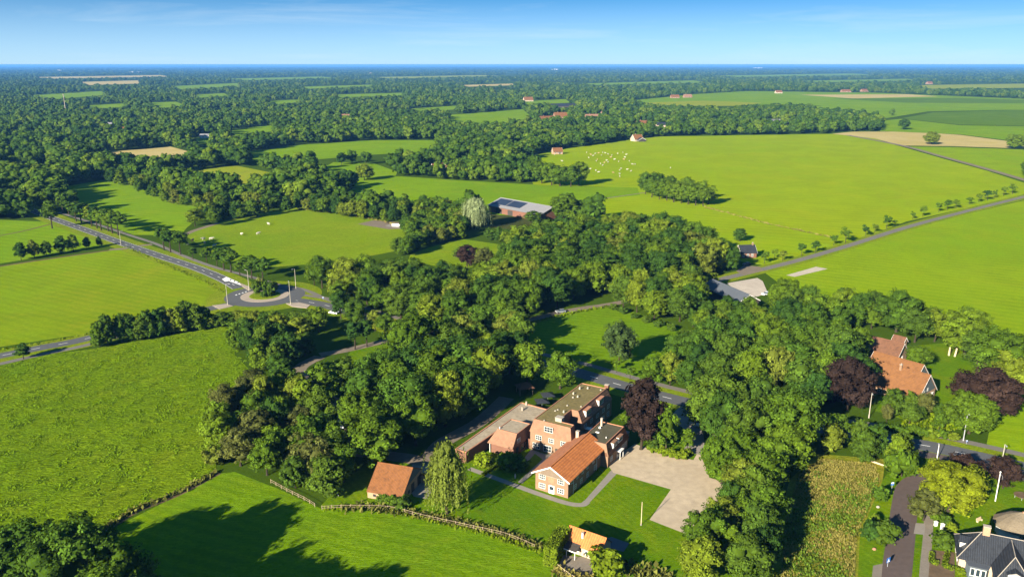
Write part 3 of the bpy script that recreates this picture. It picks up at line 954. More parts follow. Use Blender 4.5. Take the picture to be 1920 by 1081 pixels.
b = MB()
b.obox((gx + 3.55, gy, 2.9), X, 1.7, NY, 0.05, 1.5)
b.build('orange_panel', M['copper_edge'], gw)
b = MB()                                                           # slatted screen under the gable's peak
for i in range(21):
    u = 1.5 + i * 0.295
    top = GE + (GR_ - GE) * (1 - abs(u - GW / 2) / (GW / 2)) - 0.15
    if top > 4.75:
        b.obox((gx + u, gy - 0.25, 4.62), X, 0.08, NY, 0.05, max(0.1, top - 4.62))
b.obox((gx + 1.2, gy - 0.22, 4.55), X, 6.5, NY, 0.1, 0.09)
b.build('gable_screen', M['stone'], gw)
for v, z in ((3.2, 0.7), (6.6, 0.7), (10.2, 0.7), (14.5, 0.7), (1.6, 3.0), (4.4, 3.0), (7.2, 3.0), (10.0, 3.0), (13.4, 3.0), (16.8, 3.0)):
    window(gw, (gx + GW, gy + v, z), Y, X, 1.15, 1.3, 2, 2)
for v in (2.6, 15.9):
    b = MB(); b.tube((gx + GW + .12, gy + v, 0.0), (gx + GW + .12, gy + v, GE), 0.06); b.build('downpipe', M['white'], gw)
b = MB(); b.box(gx + GW + 0.55, gy - .5, GE - .38, gx + GW + 0.72, gy + GL + .5, GE - .24); b.build('gutter', M['zinc'], gw)

# main block
wall = [(-.2, -.7), (12, -.7), (12, 2.4), (6.4, 2.4), (6.4, 10), (9.9, 10), (9.9, 30.2), (-.2, 30.2)]
roofp = [(.4, .1), (11.4, .1), (11.4, 2.39), (6.41, 2.39), (6.41, 10.6), (8.5, 10.6), (8.5, 29.4), (.4, 29.4)]
b = MB()
loft_walls(b, wall, 0, wall, 5.4)
mb_ = b.build('main_block', M['brick'], cx)
b = MB()
loft_walls(b, [(x - .18 if x < 1 else x + (.18 if x > 9 else 0), y - .18 if y < 0 else y) for x, y in wall], 5.25, roofp, 8.5)
b.build('mansard_slope', M['tile_pink'], mb_)
b = MB(); b.poly([(*p, 8.46) for p in roofp]); b.build('flat_roof', M['moss_roof'], mb_)
b = MB()
for i in range(len(roofp)):
    p, q = Vector(roofp[i]), Vector(roofp[(i + 1) % len(roofp)])
    t = (q - p).normalized(); n = Vector((-t.y, t.x))
    b.hexa([(*p, 8.42), (*q, 8.42), (*(q + n * .22), 8.42), (*(p + n * .22), 8.42)], [(*p, 8.62), (*q, 8.62), (*(q + n * .22), 8.62), (*(p + n * .22), 8.62)])
b.build('roof_edge', M['copper_edge'], mb_)
b = MB(); b.box(6.42, 2.42, 0, 11.9, 9.98, 3.5); b.build('courtyard_roof', M['felt_roof'], mb_)
for u, z, w_, h_ in ((4.0, 6.2, 2.6, 1.5), (1.5, 3.3, 1.8, 1.35), (5.4, 3.3, 1.6, 1.3), (9.0, 3.3, 1.8, 1.35), (.6, .6, 2.2, 1.6), (3.9, .5, 2.4, 1.8), (9.2, .6, 1.5, 1.4)):
    window(mb_, (u, -.7 if z < 6 else -.62, z), X, NY, w_, h_, 3, 2, fw=0.09)
door(mb_, (7.4, -.7, 0), X, NY, 1.0, 2.1, 'dark_wood', False)
for v in (13.0, 21.5):
    b = MB()                                                       # flat topped dormer with a white front
    b.box(8.3, v, 6.0, 9.65, v + 3.4, 7.9, 0)
    b.box(8.2, v - .15, 7.902, 9.85, v + 3.55, 8.05, 1)
    d = b.build('dormer', [M['white'], M['copper_edge']], mb_)
for v, w_ in ((13.2, 3.0), (21.7, 3.0)):
    window(mb_, (9.65, v, 6.25), Y, X, w_, 1.45, 4, 1)
for v in (11.5, 15.5, 19.5, 23.5, 27.0):
    window(mb_, (9.9, v, 3.3), Y, X, 1.5, 1.2, 2, 2)
    window(mb_, (9.9, v, .8), Y, X, 1.5, 1.3, 2, 2)
for v in (3, 8, 13, 18, 23, 27):
    window(mb_, (-.2, v, 3.4), Y, NX, 1.5, 1.2, 2, 2)
chimney(mb_, 7.9, 31.0, 0, 9.0, 1.2, 1.0, 'brick_red', False)
for px, py, h in ((1265, 155, .9), (1345, 150, .6), (1202, 205, .7), (1245, 235, .6), (1198, 240, .35), (1105, 388, .7), (1140, 320, .25), (1020, 372, .25), (1045, 362, .25), (1475, 165, .3), (910, 470, .25), (1278, 330, .25)):
    u, v = cl(px, py, 8.5)
    b = MB()
    b.box(u - .22, v - .22, 8.46, u + .22, v + .22, 8.46 + h * .6)
    b.tube((u, v, 8.46 + h * .6), (u, v, 8.46 + h), .16)
    b.build('roof_vent', M['pole'], mb_)
u, v = cl(1060, 475, 8.5)
b = MB(); b.box(u - 1.0, v - .5, 8.46, u + .9, v + 1.1, 9.5, 0); b.box(u - 1.1, v - .6, 9.502, u + 1.0, v + 1.2, 9.6, 0); b.build('roof_hatch', M['stone'], mb_)

# lower wing on the yard side
wall = [(14.1, .4), (22.1, .4), (22.1, 13.4), (14.1, 13.4)]
roofp = [(14.3, .9), (21.2, .9), (21.2, 12.8), (14.3, 12.8)]
b = MB(); loft_walls(b, wall, 0, wall, 3.2)
sw = b.build('yard_wing', M['brick'], cx)
b = MB(); loft_walls(b, [(14.0, .25), (22.4, .25), (22.4, 13.6), (14.0, 13.6)], 3.05, roofp, 6.1)
b.build('mansard_slope', M['tile_brown'], sw)
b = MB()
c = [(14.2, .18, 0), (22.2, .18, 0), (22.2, .18, 3.3), (21.4, .6, 6.3), (14.2, .6, 6.3)]
b.poly(c); b.poly([(x, y + .3, z) for x, y, z in c][::-1])
for i in range(5):
    p, q = c[i], c[(i + 1) % 5]
    b.poly([q, p, (p[0], p[1] + .3, p[2]), (q[0], q[1] + .3, q[2])])
b.build('gable_wall', M['brick'], sw)
b = MB(); b.poly([(*p, 6.06) for p in roofp]); b.build('flat_roof', M['felt_roof'], sw)
b = MB()
for x0, y0, x1, y1 in ((14.3, .62, 21.2, .9), (14.3, 12.6, 21.2, 12.8), (14.3, .9, 14.5, 12.6), (20.98, .9, 21.2, 12.6)):
    b.box(x0, y0, 6.03, x1, y1, 6.24)
b.build('roof_edge', M['copper_edge'], sw)
for v in (3.4, 7.0):
    b = MB(); b.box(20.9, v, 4.0, 22.15, v + 2.6, 5.5, 0); b.box(20.8, v - .12, 5.502, 22.35, v + 2.72, 5.64, 1)
    b.build('dormer', [M['white'], M['tile_pink']], sw)
    window(sw, (22.15, v + .15, 4.2), Y, X, 2.3, 1.15, 3, 1)
door(sw, (22.1, 6.2, 0), Y, X, 1.1, 2.2)
b = MB(); b.box(22.13, 5.6, 2.3, 23.4, 8.0, 2.45); b.tube((23.2, 5.8, 0), (23.2, 5.8, 2.3), .08); b.tube((23.2, 7.8, 0), (23.2, 7.8, 2.3), .08); b.build('porch', M['white'], sw)
for v in (2.0, 9.4, 11.3):
    window(sw, (22.1, v, .9), Y, X, 1.3, 1.4, 2, 2)
chimney(sw, *cl(1483, 520, 6.2), 6.06, 8.3, .5, .5, 'render', False)
b = MB(); u, v = cl(1465, 543, 6.1); b.tube((u, v, 6.06), (u, v, 6.5), .35, .25); b.build('roof_vent', M['white'], sw)
b = MB(); u, v = cl(1442, 588, 6.1); b.box(u - .5, v - .25, 6.06, u + .5, v + .25, 6.25); b.build('skylight', M['white'], sw)
b = MB(); u, v = cl(1528, 645, 6.1); b.tube((u, v, 6.06), (u, v, 6.5), .12); b.build('roof_vent', M['white'], sw)
b = MB(); b.box(12.2, 2.6, 0, 14.0, 9, 3.0); b.build('link_passage', M['brick_red'], cx)
chimney(cx, 13.0, 1.2, 0, 7.6, .8, .8, 'render', False)
b = MB(); b.box(14.5, 13.7, 2.6, 21, 17.5, 2.8); b.box(14.6, 17.2, 0, 14.8, 17.4, 2.6); b.box(20.7, 17.2, 0, 20.9, 17.4, 2.6); b.build('canopy', M['metal_roof'], cx)
b = MB(); b.box(10.0, 12.0, 3.0, 14.0, 13.6, 3.2); b.build('flat_canopy', M['white'], cx)

# corner wing with a tiled slope and flat gravel roof
wall = [(-8.3, -7.6), (-1.4, -7.6), (-1.4, -.72), (-.22, -.72), (-.22, 2.0), (-8.3, 2.0)]
b = MB(); loft_walls(b, wall, 0, wall, 2.9)
hw = b.build('corner_wing', M['brick_red'], cx)
b = MB(); loft_walls(b, [(-9.2, -8.2), (-1.3, -8.2), (-1.3, 2.1), (-9.2, 2.1)], 2.75, [(-7.6, -5.6), (-1.5, -5.6), (-1.5, 1.7), (-7.6, 1.7)], 6.0)
b.build('tiled_slope', M['tile_pink'], hw)
b = MB(); b.poly([(-7.6, -5.6, 5.97), (-1.5, -5.6, 5.97), (-1.5, 1.7, 5.97), (-7.6, 1.7, 5.97)]); b.build('flat_roof', M['gravel_roof'], hw)
b = MB()
for x0, y0, x1, y1 in ((-7.6, -5.6, -1.5, -5.4), (-7.6, 1.5, -1.5, 1.7), (-7.6, -5.4, -7.4, 1.5), (-1.7, -5.4, -1.5, 1.5)):
    b.box(x0, y0, 5.95, x1, y1, 6.12)
b.build('roof_edge', M['copper_edge'], hw)
window(hw, (-1.4, -5.6, 3.4), Y, X, 1.6, 1.2, 3, 2)
window(hw, (-1.4, -6.4, .5), Y, X, 1.4, 1.8, 2, 1, frame='dark_wood'); window(hw, (-1.4, -3.6, .5), Y, X, 2.2, 1.8, 3, 1, frame='dark_wood')
b = MB(); b.tube((-7.2, -5.0, 5.97), (-7.2, -5.0, 6.5), .16); b.build('roof_vent', M['white'], hw)
b = MB(); b.tube((-8.6, -7.8, 0), (-8.6, -7.8, 2.75), .1); b.build('veranda_post', M['white'], hw)

# low flat roofed annex
ann = [(-13.7, -16.5), (-10.4, -16.5), (-9.9, 2.02), (-.22, 2.02), (-.22, 17.4), (-13.9, 18.2)]
b = MB(); loft_walls(b, ann, 0, ann, 3.3)
aw = b.build('low_annex', M['brick_red'], cx)
b = MB(); b.poly([(*p, 3.22) for p in ann]); b.build('flat_roof', M['gravel_roof'], aw)
b = MB()
for i in range(len(ann)):
    p, q = Vector(ann[i]), Vector(ann[(i + 1) % len(ann)])
    t = (q - p).normalized(); n = Vector((-t.y, t.x))
    p0, q0 = p - n * .12, q - n * .12
    b.hexa([(*p0, 3.15), (*q0, 3.15), (*(q0 + n * .35), 3.15), (*(p0 + n * .35), 3.15)], [(*p0, 3.4), (*q0, 3.4), (*(q0 + n * .35), 3.4), (*(p0 + n * .35), 3.4)])
b.build('roof_edge', M['copper_edge'], aw)
for px, py in ((690, 365), (730, 310)):
    u, v = cl(px, py, 3.3)
    b = MB(); b.tube((u, v, 3.2), (u, v, 4.3), .3, .26); b.build('roof_vent', M['stone'], aw)

# --- barn with the old tile roof
e = empty('brick_barn', (-34.6, 171.3, .02), math.atan2(-.30, .955), 'small brick barn with a steep weathered orange tile roof beside the weeping willow', 'barn')
Wb, Lb = 11.4, 9.2          # local x runs to the back, local y to the left: ridge along y
e.rotation_euler = (0, 0, math.atan2(.955, .30))
e.location = (-25.85, 168.6, .02)
gable_walls(Wb, Lb, 1.8, 6.1, 3.2, 6.2).build('wall', M['brick_pale'], e)
r = gable_roof(Wb, Lb, 1.8, 6.1, .3, .12, .14, 3.2, 6.2).build('roof', [M['tile_old'], M['tile_old'], M['tile_old']], e)
b = MB()
b.poly([(1.6, -.06, 3.0), (10.9, -.06, 3.5), (6.2, -.06, 6.05)]); b.poly([(1.6, -.004, 3.0), (1.6, -.06, 3.0), (6.2, -.06, 6.05), (6.2, -.004, 6.05)]); b.poly([(10.9, -.004, 3.5), (6.2, -.004, 6.05), (6.2, -.06, 6.05), (10.9, -.06, 3.5)]); b.poly([(1.6, -.004, 3.0), (10.9, -.004, 3.5), (10.9, -.06, 3.5), (1.6, -.06, 3.0)])
b.build('gable_boarding', M['blue_board'], e)
for x, w_, h_ in ((5.0, 1.7, 2.4), (8.6, 1.8, 2.4)):
    door(e, (x, 0, 0), X, NY, w_, h_, 'dark_wood', False)
for x in (1.2, 3.2):
    window(e, (x, 0, .9), X, NY, .7, .8, 2, 1, frame='dark_wood')
for y in (7.0, 4.6, 2.2):
    window(e, (0, y, .65), Y, NX, .7, .6, 2, 1, frame='dark_wood')
b = MB(); b.slab([(10.2, -2.6, 2.4), (11.7, -2.6, 2.1), (11.7, -.1, 2.1), (10.2, -.1, 2.9)], .12, 0); b.box(10.4, -2.4, 0, 11.5, -.14, 2.0, 1)
b.build('lean_to', [M['tile_farm'], M['brick_pale']], e)

# --- cottage by the fence with a dark canopy
e = empty('brick_cottage', (13.8 - .55 * 4.6, 153.8 - .84 * 4.6, .02), math.atan2(-.55, .84), 'tiny cottage with bright orange roof and dark lean-to canopy between two clipped bushes', 'cottage')
Lc, Dc = 8.4, 4.9
# gables at left and right: ridge runs along local x -> build with swapped axes
rot = Matrix.Rotation(math.pi / 2, 4, 'Z')


def along_x(bm, L_):
    """turn a house built along y so that it runs along x, front eave at y = 0"""
    bm.v = [(L_ - y, x, z) for x, y, z in bm.v]
    return bm


along_x(gable_walls(Dc, Lc, 2.3, 4.4), Lc).build('wall', M['render'], e)
along_x(gable_roof(Dc, Lc, 2.3, 4.4, .35, .25), Lc).build('roof', [M['tile_orange'], M['tile_brown'], M['tile_orange']], e)
b = MB(); b.slab([(-.9, -2.3, 2.05), (3.9, -2.3, 2.05), (3.9, .0, 2.55), (-.9, .0, 2.55)], .12, 0); b.box(-.95, -2.36, 1.86, 3.95, -2.30, 2.08, 1)
for x in (-.7, 1.6, 3.6): b.tube((x, -2.1, 0), (x, -2.1, 1.95), .07, .07, 6, 1)
b.build('canopy', [M['dark_wood'], M['white']], e)
chimney(e, 3.6, 1.3, 3.0, 4.7, .38, .38, 'white', False)
b = MB()
b.tube((5.3, -.02, 1.2), (5.3, -.12, 1.2), .5, .5, 16, 0); b.tube((5.3, -.121, 1.2), (5.3, -.15, 1.2), .38, .38, 16, 1)
b.build('round_window', [M['white'], M['glass']], e)
door(e, (1.4, 0, 0), X, NY, .9, 2.0, 'copper_edge', False)
window(e, (-.0 + 2.6, 0, .8), X, NY, .9, 1.0)
window(e, (Lc, 1.8, .9), Y, X, 1.0, 1.0)

# --- farmhouse on the right with its two barns
fu, fv = Vector((.775, .632)), Vector((-.632, .775))
frz = math.atan2(.632, .775)
p0 = (123.2, 224.8)
gable_house('farmhouse', 'long farmhouse with broad orange roof, grey boarded gable and white edges beside the copper beeches', 'farmhouse', p0, frz, 11.6, 19.0, 2.7, 8.6, 'brick_pale', 'tile_farm', oh=.5, gable='blue_board',
            wins=[('f', 2.2, 1.0, .9, 1.2), ('f', 4.2, 1.1, .6, 1.0), ('f', 8.6, 1.0, .9, 1.2), ('f', 3.2, 3.2, .7, 1.0), ('f', 5.4, 3.4, .7, 1.1), ('l', 11.0, .7, 1.4, 1.4), ('l', 14.0, .7, 1.4, 1.4), ('l', 17.0, .7, 1.4, 1.4)],
            doors=[('f', 6.2, 1.0, 2.1, 'white'), ('f', 9.9, .8, 2.0, 'white')], chim=[(5.2, 8.5, 7.4, 9.6)])
q = Vector((130.0, 240.2))
gable_house('farm_barn', 'narrower orange roofed barn with dark gable close behind the farmhouse ridge', 'barn', q, frz, 8.0, 16.0, 2.6, 6.4, 'brick_pale', 'tile_farm', oh=.3, gable='blue_board', wins=[('f', 3.3, .9, 1.2, 1.2)], doors=[('r', 3, 2.4, 2.4, 'dark_wood')])
q = Vector((138.5, 262.0))
gable_house('farm_barn', 'long brown tiled barn half hidden by trees behind the farmhouse', 'barn', Vector((133.0, 259.5)), math.atan2(.70, .71), 9.0, 29.0, 2.6, 6.6, 'brick_pale', 'tile_brown', oh=.3, wins=[('f', 3.9, .9, 1.2, 1.2)], doors=[('l', 8, 2.6, 2.6, 'dark_wood')])
q = Vector(A2((1692, 652)))
gable_house('garden_shed', 'little shed with white edged gable beside the bright green tree behind the barns', 'shed', q, frz, 3.0, 4.0, 2.0, 3.6, 'brick_pale', 'tile_brown', oh=.2)

# --- slate roofed villa and thatched house in the corner
e = empty('white_villa', (90.9, 142.6, .02), math.atan2(-.42, .91), 'cream villa with hipped dark slate roof, pale chimneys and a bay window', 'villa')
Lv, Dv, ev, rv = 19.0, 9.4, 3.1, 7.4
b = MB(); b.prism([(.5, .5), (Lv - .5, .5), (Lv - .5, Dv - .5), (.5, Dv - .5)], 0, ev); b.prism([(6.6, -5.2), (12.4, -5.2), (12.4, .49), (6.6, .49)], 0, ev - .01)
b.build('wall', M['render'], e)
b = MB()
h = [(0, 0, ev), (Lv, 0, ev), (Lv, Dv, ev), (0, Dv, ev), (4.2, Dv / 2, rv), (Lv - 4.2, Dv / 2, rv)]
for q_ in ((0, 1, 5, 4), (1, 2, 5), (2, 3, 4, 5), (3, 0, 4)): b.poly([h[i] for i in q_])
g = [(6.0, -5.8, ev), (13.0, -5.8, ev), (13.0, 1.0, ev + .05), (6.0, 1.0, ev + .05), (9.5, -2.0, rv - .3), (9.5, Dv / 2 - .4, rv - .15)]
for q_ in ((0, 1, 4), (1, 2, 5, 4), (3, 0, 4, 5)): b.poly([g[i] for i in q_])
b.prism([(0, 0), (Lv, 0), (Lv, Dv), (0, Dv)], ev - .22, ev - .004)
rf = b.build('roof', M['slate'], e)
b = MB()
for i, j in ((0, 4), (3, 4), (4, 5)): b.tube(h[i], h[j], .08, .08, 6)
for i, j in ((0, 4), (1, 4), (4, 5)): b.tube(g[i], g[j], .08, .08, 6)
b.build('ridge_tiles', M['stone'], rf)
chimney(e, 5.0, Dv / 2, 6.2, 8.9, 1.3, .9, 'brick_pale', False)
chimney(e, 15.0, Dv / 2, 6.2, 8.9, 1.3, .9, 'brick_pale', False)
b = MB(); b.prism([(1.7, .1), (5.9, .1), (5.3, -1.5), (2.3, -1.5)], 0, 2.7, 0); b.prism([(1.5, .0), (6.1, .0), (5.5, -1.8), (2.1, -1.8)], 2.702, 2.9, 1)
bay = b.build('bay', [M['blue_board'], M['zinc']], e)
for i in range(3): window(bay, (2.45 + i * .95, -1.5, .7), X, NY, .85, 1.7, 1, 1)
b = MB(); b.box(.6, 3.4, 3.3, 2.8, 6.0, 5.0, 0); b.slab([(.3, 3.1, 5.02), (3.1, 3.1, 5.02), (3.1, 4.7, 5.8), (.3, 4.7, 5.8)], .1, 1); b.slab([(.3, 6.3, 5.02), (3.1, 6.3, 5.02), (3.1, 4.7, 5.8), (.3, 4.7, 5.8)], .1, 1)
b.build('dormer', [M['white'], M['slate']], rf)
b = MB(); b.box(8.3, -5.0, 3.3, 10.7, -2.6, 4.8, 0); b.slab([(8.0, -5.3, 4.82), (8.0, -2.4, 4.82), (9.5, -2.4, 5.6), (9.5, -5.3, 5.6)], .1, 1); b.slab([(11.0, -5.3, 4.82), (11.0, -2.4, 4.82), (9.5, -2.4, 5.6), (9.5, -5.3, 5.6)], .1, 1)
b.build('dormer', [M['white'], M['slate']], rf)
window(e, (.5, 2.5, .8), Y, NX, 1.4, 1.5, 2, 2); window(e, (.5, 5.8, .8), Y, NX, 1.4, 1.5, 2, 2)

e = empty('thatched_house', (106.0, 153.0, .02), math.atan2(-.42, .91), 'low white house with rounded grey brown thatched roof behind the slate villa', 'house')
bot = [(17, -.2), (17, 9.4), (3, 9.4), (.9, 8.6), (-.6, 6.9), (-1.1, 4.6), (-.6, 2.3), (.9, .5), (3, -.2)]
wl = [(16.5, .5), (16.5, 8.7), (3.2, 8.7), (1.4, 8.0), (.1, 6.5), (-.3, 4.6), (.1, 2.7), (1.4, 1.2), (3.2, .5)]
mid = [(17, 2.0), (17, 7.2), (3.4, 7.2), (2.3, 6.7), (1.5, 5.7), (1.2, 4.6), (1.5, 3.5), (2.3, 2.5), (3.4, 2.0)]
top = [(17, 4.4), (17, 4.8), (4.6, 4.8), (4.3, 4.75), (4.1, 4.7), (4.0, 4.6), (4.1, 4.5), (4.3, 4.45), (4.6, 4.4)]
b = MB(); b.prism(wl, 0, 2.7); b.build('wall', M['white'], e)
b = MB(); b.prism(bot, 2.45, 2.75); loft_walls(b, bot, 2.752, mid, 4.5); loft_walls(b, mid, 4.5, top, 5.7); b.poly([(*p, 5.7) for p in top])
rf = b.build('thatched_roof', M['thatch'], e)
b = MB(); b.tube((4.2, 4.6, 5.65), (17, 4.6, 5.65), .28, .28, 8); b.build('ridge_cap', M['copper_edge'], rf)
for i in range(5): window(e, (3.6 + i * 1.25, .5, 1.0), X, NY, 1.1, 1.2, 2, 2)
window(e, (11.5, .5, 1.0), X, NY, 1.3, 1.2); window(e, (14, .5, 1.0), X, NY, 1.3, 1.2)

# --- barn with solar panels
su = Vector((.68, -.733)); srz = math.atan2(-.733, .68)
e = empty('solar_barn', (-16.6, 559.5, .02), srz, 'big grey metal roofed barn with dark solar panels beside the silvery willow', 'barn')
Ls, Ds = 52.0, 24.0
along_x(gable_walls(Ds, Ls, 4.6, 8.4), Ls).build('wall', M['brick_red'], e)
rf = along_x(gable_roof(Ds, Ls, 4.6, 8.4, .8, .6, .2), Ls).build('roof', [M['metal_roof']] * 3, e)
sl = (8.4 - 4.6) / 12.0
for u0, u1 in ((1.5, 14.5), (15.3, 29.0)):
    b = MB()
    b.slab([(u0, 2.6, 4.6 + sl * 2.6 + .32), (u1, 2.6, 4.6 + sl * 2.6 + .32), (u1, 10.6, 4.6 + sl * 10.6 + .32), (u0, 10.6, 4.6 + sl * 10.6 + .32)], .1)
    b.build('solar_panel', M['panel'], rf)
for x0_, x1_ in ((8, 14), (20, 25)):
    b = MB(); b.box(x0_, -.06, 0, x1_, -.005, 3.6); b.build('barn_door', M['dark_wood'], e)
b = MB(); b.box(0.2, -.5, 4.2, Ls, -.4, 4.4); b.build('gutter', M['zinc'], e)

# --- grey roofed barn by the lane and other buildings
gable_house('grey_barn', 'long barn with dark grey metal roof and dark open gable beside the pale yard', 'barn', (95.6, 323.5), math.atan2(.35, .937), 10.4, 27.0, 3.4, 6.2, 'dark_wood', 'zinc', oh=.4, doors=[('f', 3.2, 4.0, 3.2, 'black')])
gable_house('dark_house', 'small house with dark brown roof and white windows by the lane junction', 'house', Vector(A2((1386, 484))) + Vector((0, 7.4)), -1.45, 7.5, 8.6, 2.9, 6.2, 'brick_red', 'slate', oh=.4,
            wins=[('r', .8, .8, 1.2, 1.5), ('r', 3.2, .8, 1.2, 1.5), ('r', 5.6, .8, 1.2, 1.5), ('b', 2.5, .8, 1.2, 1.4), ('f', 2.5, .8, 1.2, 1.4)], chim=[(3.7, 7.6, 5.8, 7.4)])

# --- houses further off: each at its own spot
FAR = [  # px, py, rz, width, length, eave, ridge, wall, roof, name, label
    ((1034, 288), -1.35, 9, 11, 3.0, 7.0, 'brick_pale', 'tile_farm', 'red_roofed_barn', 'small barn with steep red tile roof at the edge of the sheep pasture'),
    ((1182, 264), -1.2, 12, 13, 3.0, 8.6, 'render', 'tile_farm', 'farm_house', 'farmhouse with orange roof and pale gable at the top edge of the big field'),
    ((1198, 266), 0.3, 10, 16, 2.6, 5.0, 'dark_wood', 'slate', 'open_shed', 'low dark shed beside the orange roofed farmhouse at the top of the big field'),
    ((1190, 236), -1.3, 12, 24, 3.5, 9.0, 'brick', 'tile_farm', 'farm_house', 'long orange roofed farmhouse among trees above the big field'),
    ((1226, 238), -1.4, 14, 24, 4.0, 7.5, 'render', 'slate', 'grey_roofed_barn', 'barn with grey roof right of the long orange roofed farmhouse'),
    ((1008, 228), -1.2, 16, 26, 4.5, 10, 'brick', 'tile_farm', 'farm_house', 'lower and wider of the two orange buildings standing side by side in the wood'),
    ((1036, 226), -1.3, 16, 24, 8.0, 15, 'brick', 'tile_farm', 'brick_house', 'tall orange brick house rising from the wood'),
    ((1095, 223), -1.3, 14, 28, 3.5, 9, 'brick', 'tile_pink', 'farm_house', 'orange roofed farm in the trees right of the tall brick house'),
    ((1126, 217), -1.5, 12, 18, 3.5, 9, 'render', 'tile_farm', 'farm_house', 'small orange roof deep in the trees beyond the village'),
    ((1430, 231), -1.5, 26, 75, 4.5, 7.5, 'brick', 'metal_roof', 'long_barn', 'very long grey roofed barn behind the tree belt of the big field'),
    ((1030, 202), -1.4, 26, 60, 5, 10, 'dark_wood', 'slate', 'long_barn', 'long dark roofed barn beyond the village'),
    ((806, 321), -1.0, 10, 12, 3.0, 7.5, 'render', 'tile_farm', 'farm_house', 'house with red roof hidden in the garden trees left of the hedge field'),
    ((826, 323), -1.3, 9, 14, 3.0, 6.5, 'render', 'tile_pink', 'farm_house', 'pinkish roofed house in the garden trees next to the red roofed one'),
    ((1256, 184), -1.4, 14, 26, 4, 10, 'brick', 'tile_farm', 'farm_house', 'left one of two red roofs at the far edge of the distant green field'),
    ((1280, 183), -1.3, 14, 26, 4, 10, 'brick', 'tile_pink', 'farm_house', 'right one of two red roofs at the far edge of the distant green field'),
    ((1452, 175), -1.4, 14, 24, 4, 10, 'render', 'tile_farm', 'farm_house', 'red roof peeping over the far edge of the distant field'),
    ((1575, 173), -1.4, 16, 40, 4, 10, 'brick', 'tile_farm', 'farm_house', 'long red roof at the far tree line beyond the distant fields'),
    ((1612, 172), -1.3, 16, 30, 4, 10, 'brick', 'tile_farm', 'farm_house', 'short red roof at the far tree line, right of the long one'),
    ((1735, 158), -1.3, 20, 30, 6, 14, 'brick', 'tile_farm', 'farm_house', 'lone red roofed house by the pale far strip of field'),
    ((98, 262), -1.1, 10, 14, 4, 8, 'render', 'tile_pink', 'farm_house', 'pinkish gable showing in the dense woodland'),
    ((378, 258), -1.45, 10, 26, 3.5, 5.5, 'white', 'metal_roof', 'white_shed', 'low white shed in a gap of the woodland'),
    ((224, 248), -1.3, 12, 16, 4, 8, 'render', 'tile_farm', 'farm_house', 'reddish house front in the woodland'),
    ((192, 240), -1.3, 12, 16, 4, 9, 'render', 'metal_roof', 'farm_house', 'pale roofed house in the woodland'),
    ((980, 190), -1.3, 18, 26, 4, 12, 'render', 'tile_farm', 'farm_house', 'red roofed house with white walls far beyond the village'),
    ((640, 222), -1.3, 12, 18, 4, 8, 'render', 'tile_pink', 'farm_house', 'pale house at a small gap in the middle woodland'),
    ((1420, 128), 0.2, 160, 220, 14, 16, 'white', 'white', 'white_hall', 'low white hall far away under the horizon'),
    ((240, 137), 0.2, 120, 300, 12, 14, 'white', 'metal_roof', 'white_hall', 'long pale hall under the horizon above the woods'),
    ((105, 133), 0.2, 80, 220, 12, 14, 'white', 'metal_roof', 'white_hall', 'shorter pale hall under the horizon'),
    ((690, 139), 0.2, 60, 160, 10, 14, 'render', 'tile_farm', 'white_hall', 'reddish roofed hall under the horizon'),
    ((1040, 131), 0.2, 60, 260, 12, 14, 'white', 'metal_roof', 'white_hall', 'pale hall under the middle of the horizon'),
]
for (pp, rz, w_, l_, ev_, ri_, wm, rm, nm, lb) in FAR:
    loc = A2(pp)
    big = w_ > 50
    w1 = [] if big else [(s, u, 1.0, 1.6, 1.5) for s, m in (('r', l_), ('l', l_)) for u in (m * .15, m * .45, m * .75)]
    gable_house(nm, lb, 'hall' if big else ('barn' if 'barn' in nm or 'shed' in nm else 'house'), loc, rz, w_, l_, ev_, ri_, wm, rm, oh=.5, boards=not big and w_ < 13, wins=w1,
                doors=[] if big else [('r', l_ * .62, 1.4, 2.2, 'dark_wood')], chim=[] if big or 'barn' in nm or 'shed' in nm else [(w_ / 2, l_ * .3, ri_ - 1, ri_ + 1.3)])
    if not big:
        mpx = FOC / loc[1]
        SEEN.append([(pp[0] - 3, pp[1] - ri_ * mpx - 1), (pp[0] + l_ * mpx + 2, pp[1] - ri_ * mpx - 1), (pp[0] + l_ * mpx + 2, pp[1] - ri_ * mpx * .4), (pp[0] - 3, pp[1] - ri_ * mpx * .4)])
    OPEN.append([(loc[0] + dx, loc[1] + dy) for dx, dy in ((-14, -26), (34, -26), (34, 22), (-14, 22))])

# small house and shelter in the shade behind the brick building
e = empty('garden_shelter', (*A2((975, 742)), .02), .3, 'dark open shelter with brown hipped roof in the shade left of the brick building', 'shelter')
b = MB()
for x in (0, 4.2):
    for y in (0, 3.6): b.tube((x, y, 0), (x, y, 2.4), .1)
b.build('post', M['post'], e)
b = MB(); loft_walls(b, [(-.5, -.5), (4.7, -.5), (4.7, 4.1), (-.5, 4.1)], 2.35, [(1.5, 1.7), (2.7, 1.7), (2.7, 1.9), (1.5, 1.9)], 3.7); b.prism([(-.5, -.5), (4.7, -.5), (4.7, 4.1), (-.5, 4.1)], 2.2, 2.34)
b.build('roof', M['tile_brown'], e)
for (pp, lb) in (((1016, 764), 'dark grey closed-in parasol nearer the low annex roof'), ((1027, 752), 'dark grey parasol on the terrace, the one nearer the road')):
    e = empty('garden_parasol', (*A2(pp), .02), .2, lb, 'parasol', 'parasols behind the brick building')
    b = MB(); b.tube((0, 0, 0), (0, 0, 2.9), .05); b.build('pole', M['steel'], e)
    b = MB(); c4 = [(-2, -2), (2, -2), (2, 2), (-2, 2)]; loft_walls(b, c4, 2.2, [(x * .03, y * .03) for x, y in c4], 3.1); b.build('canopy', M['slate'], e)

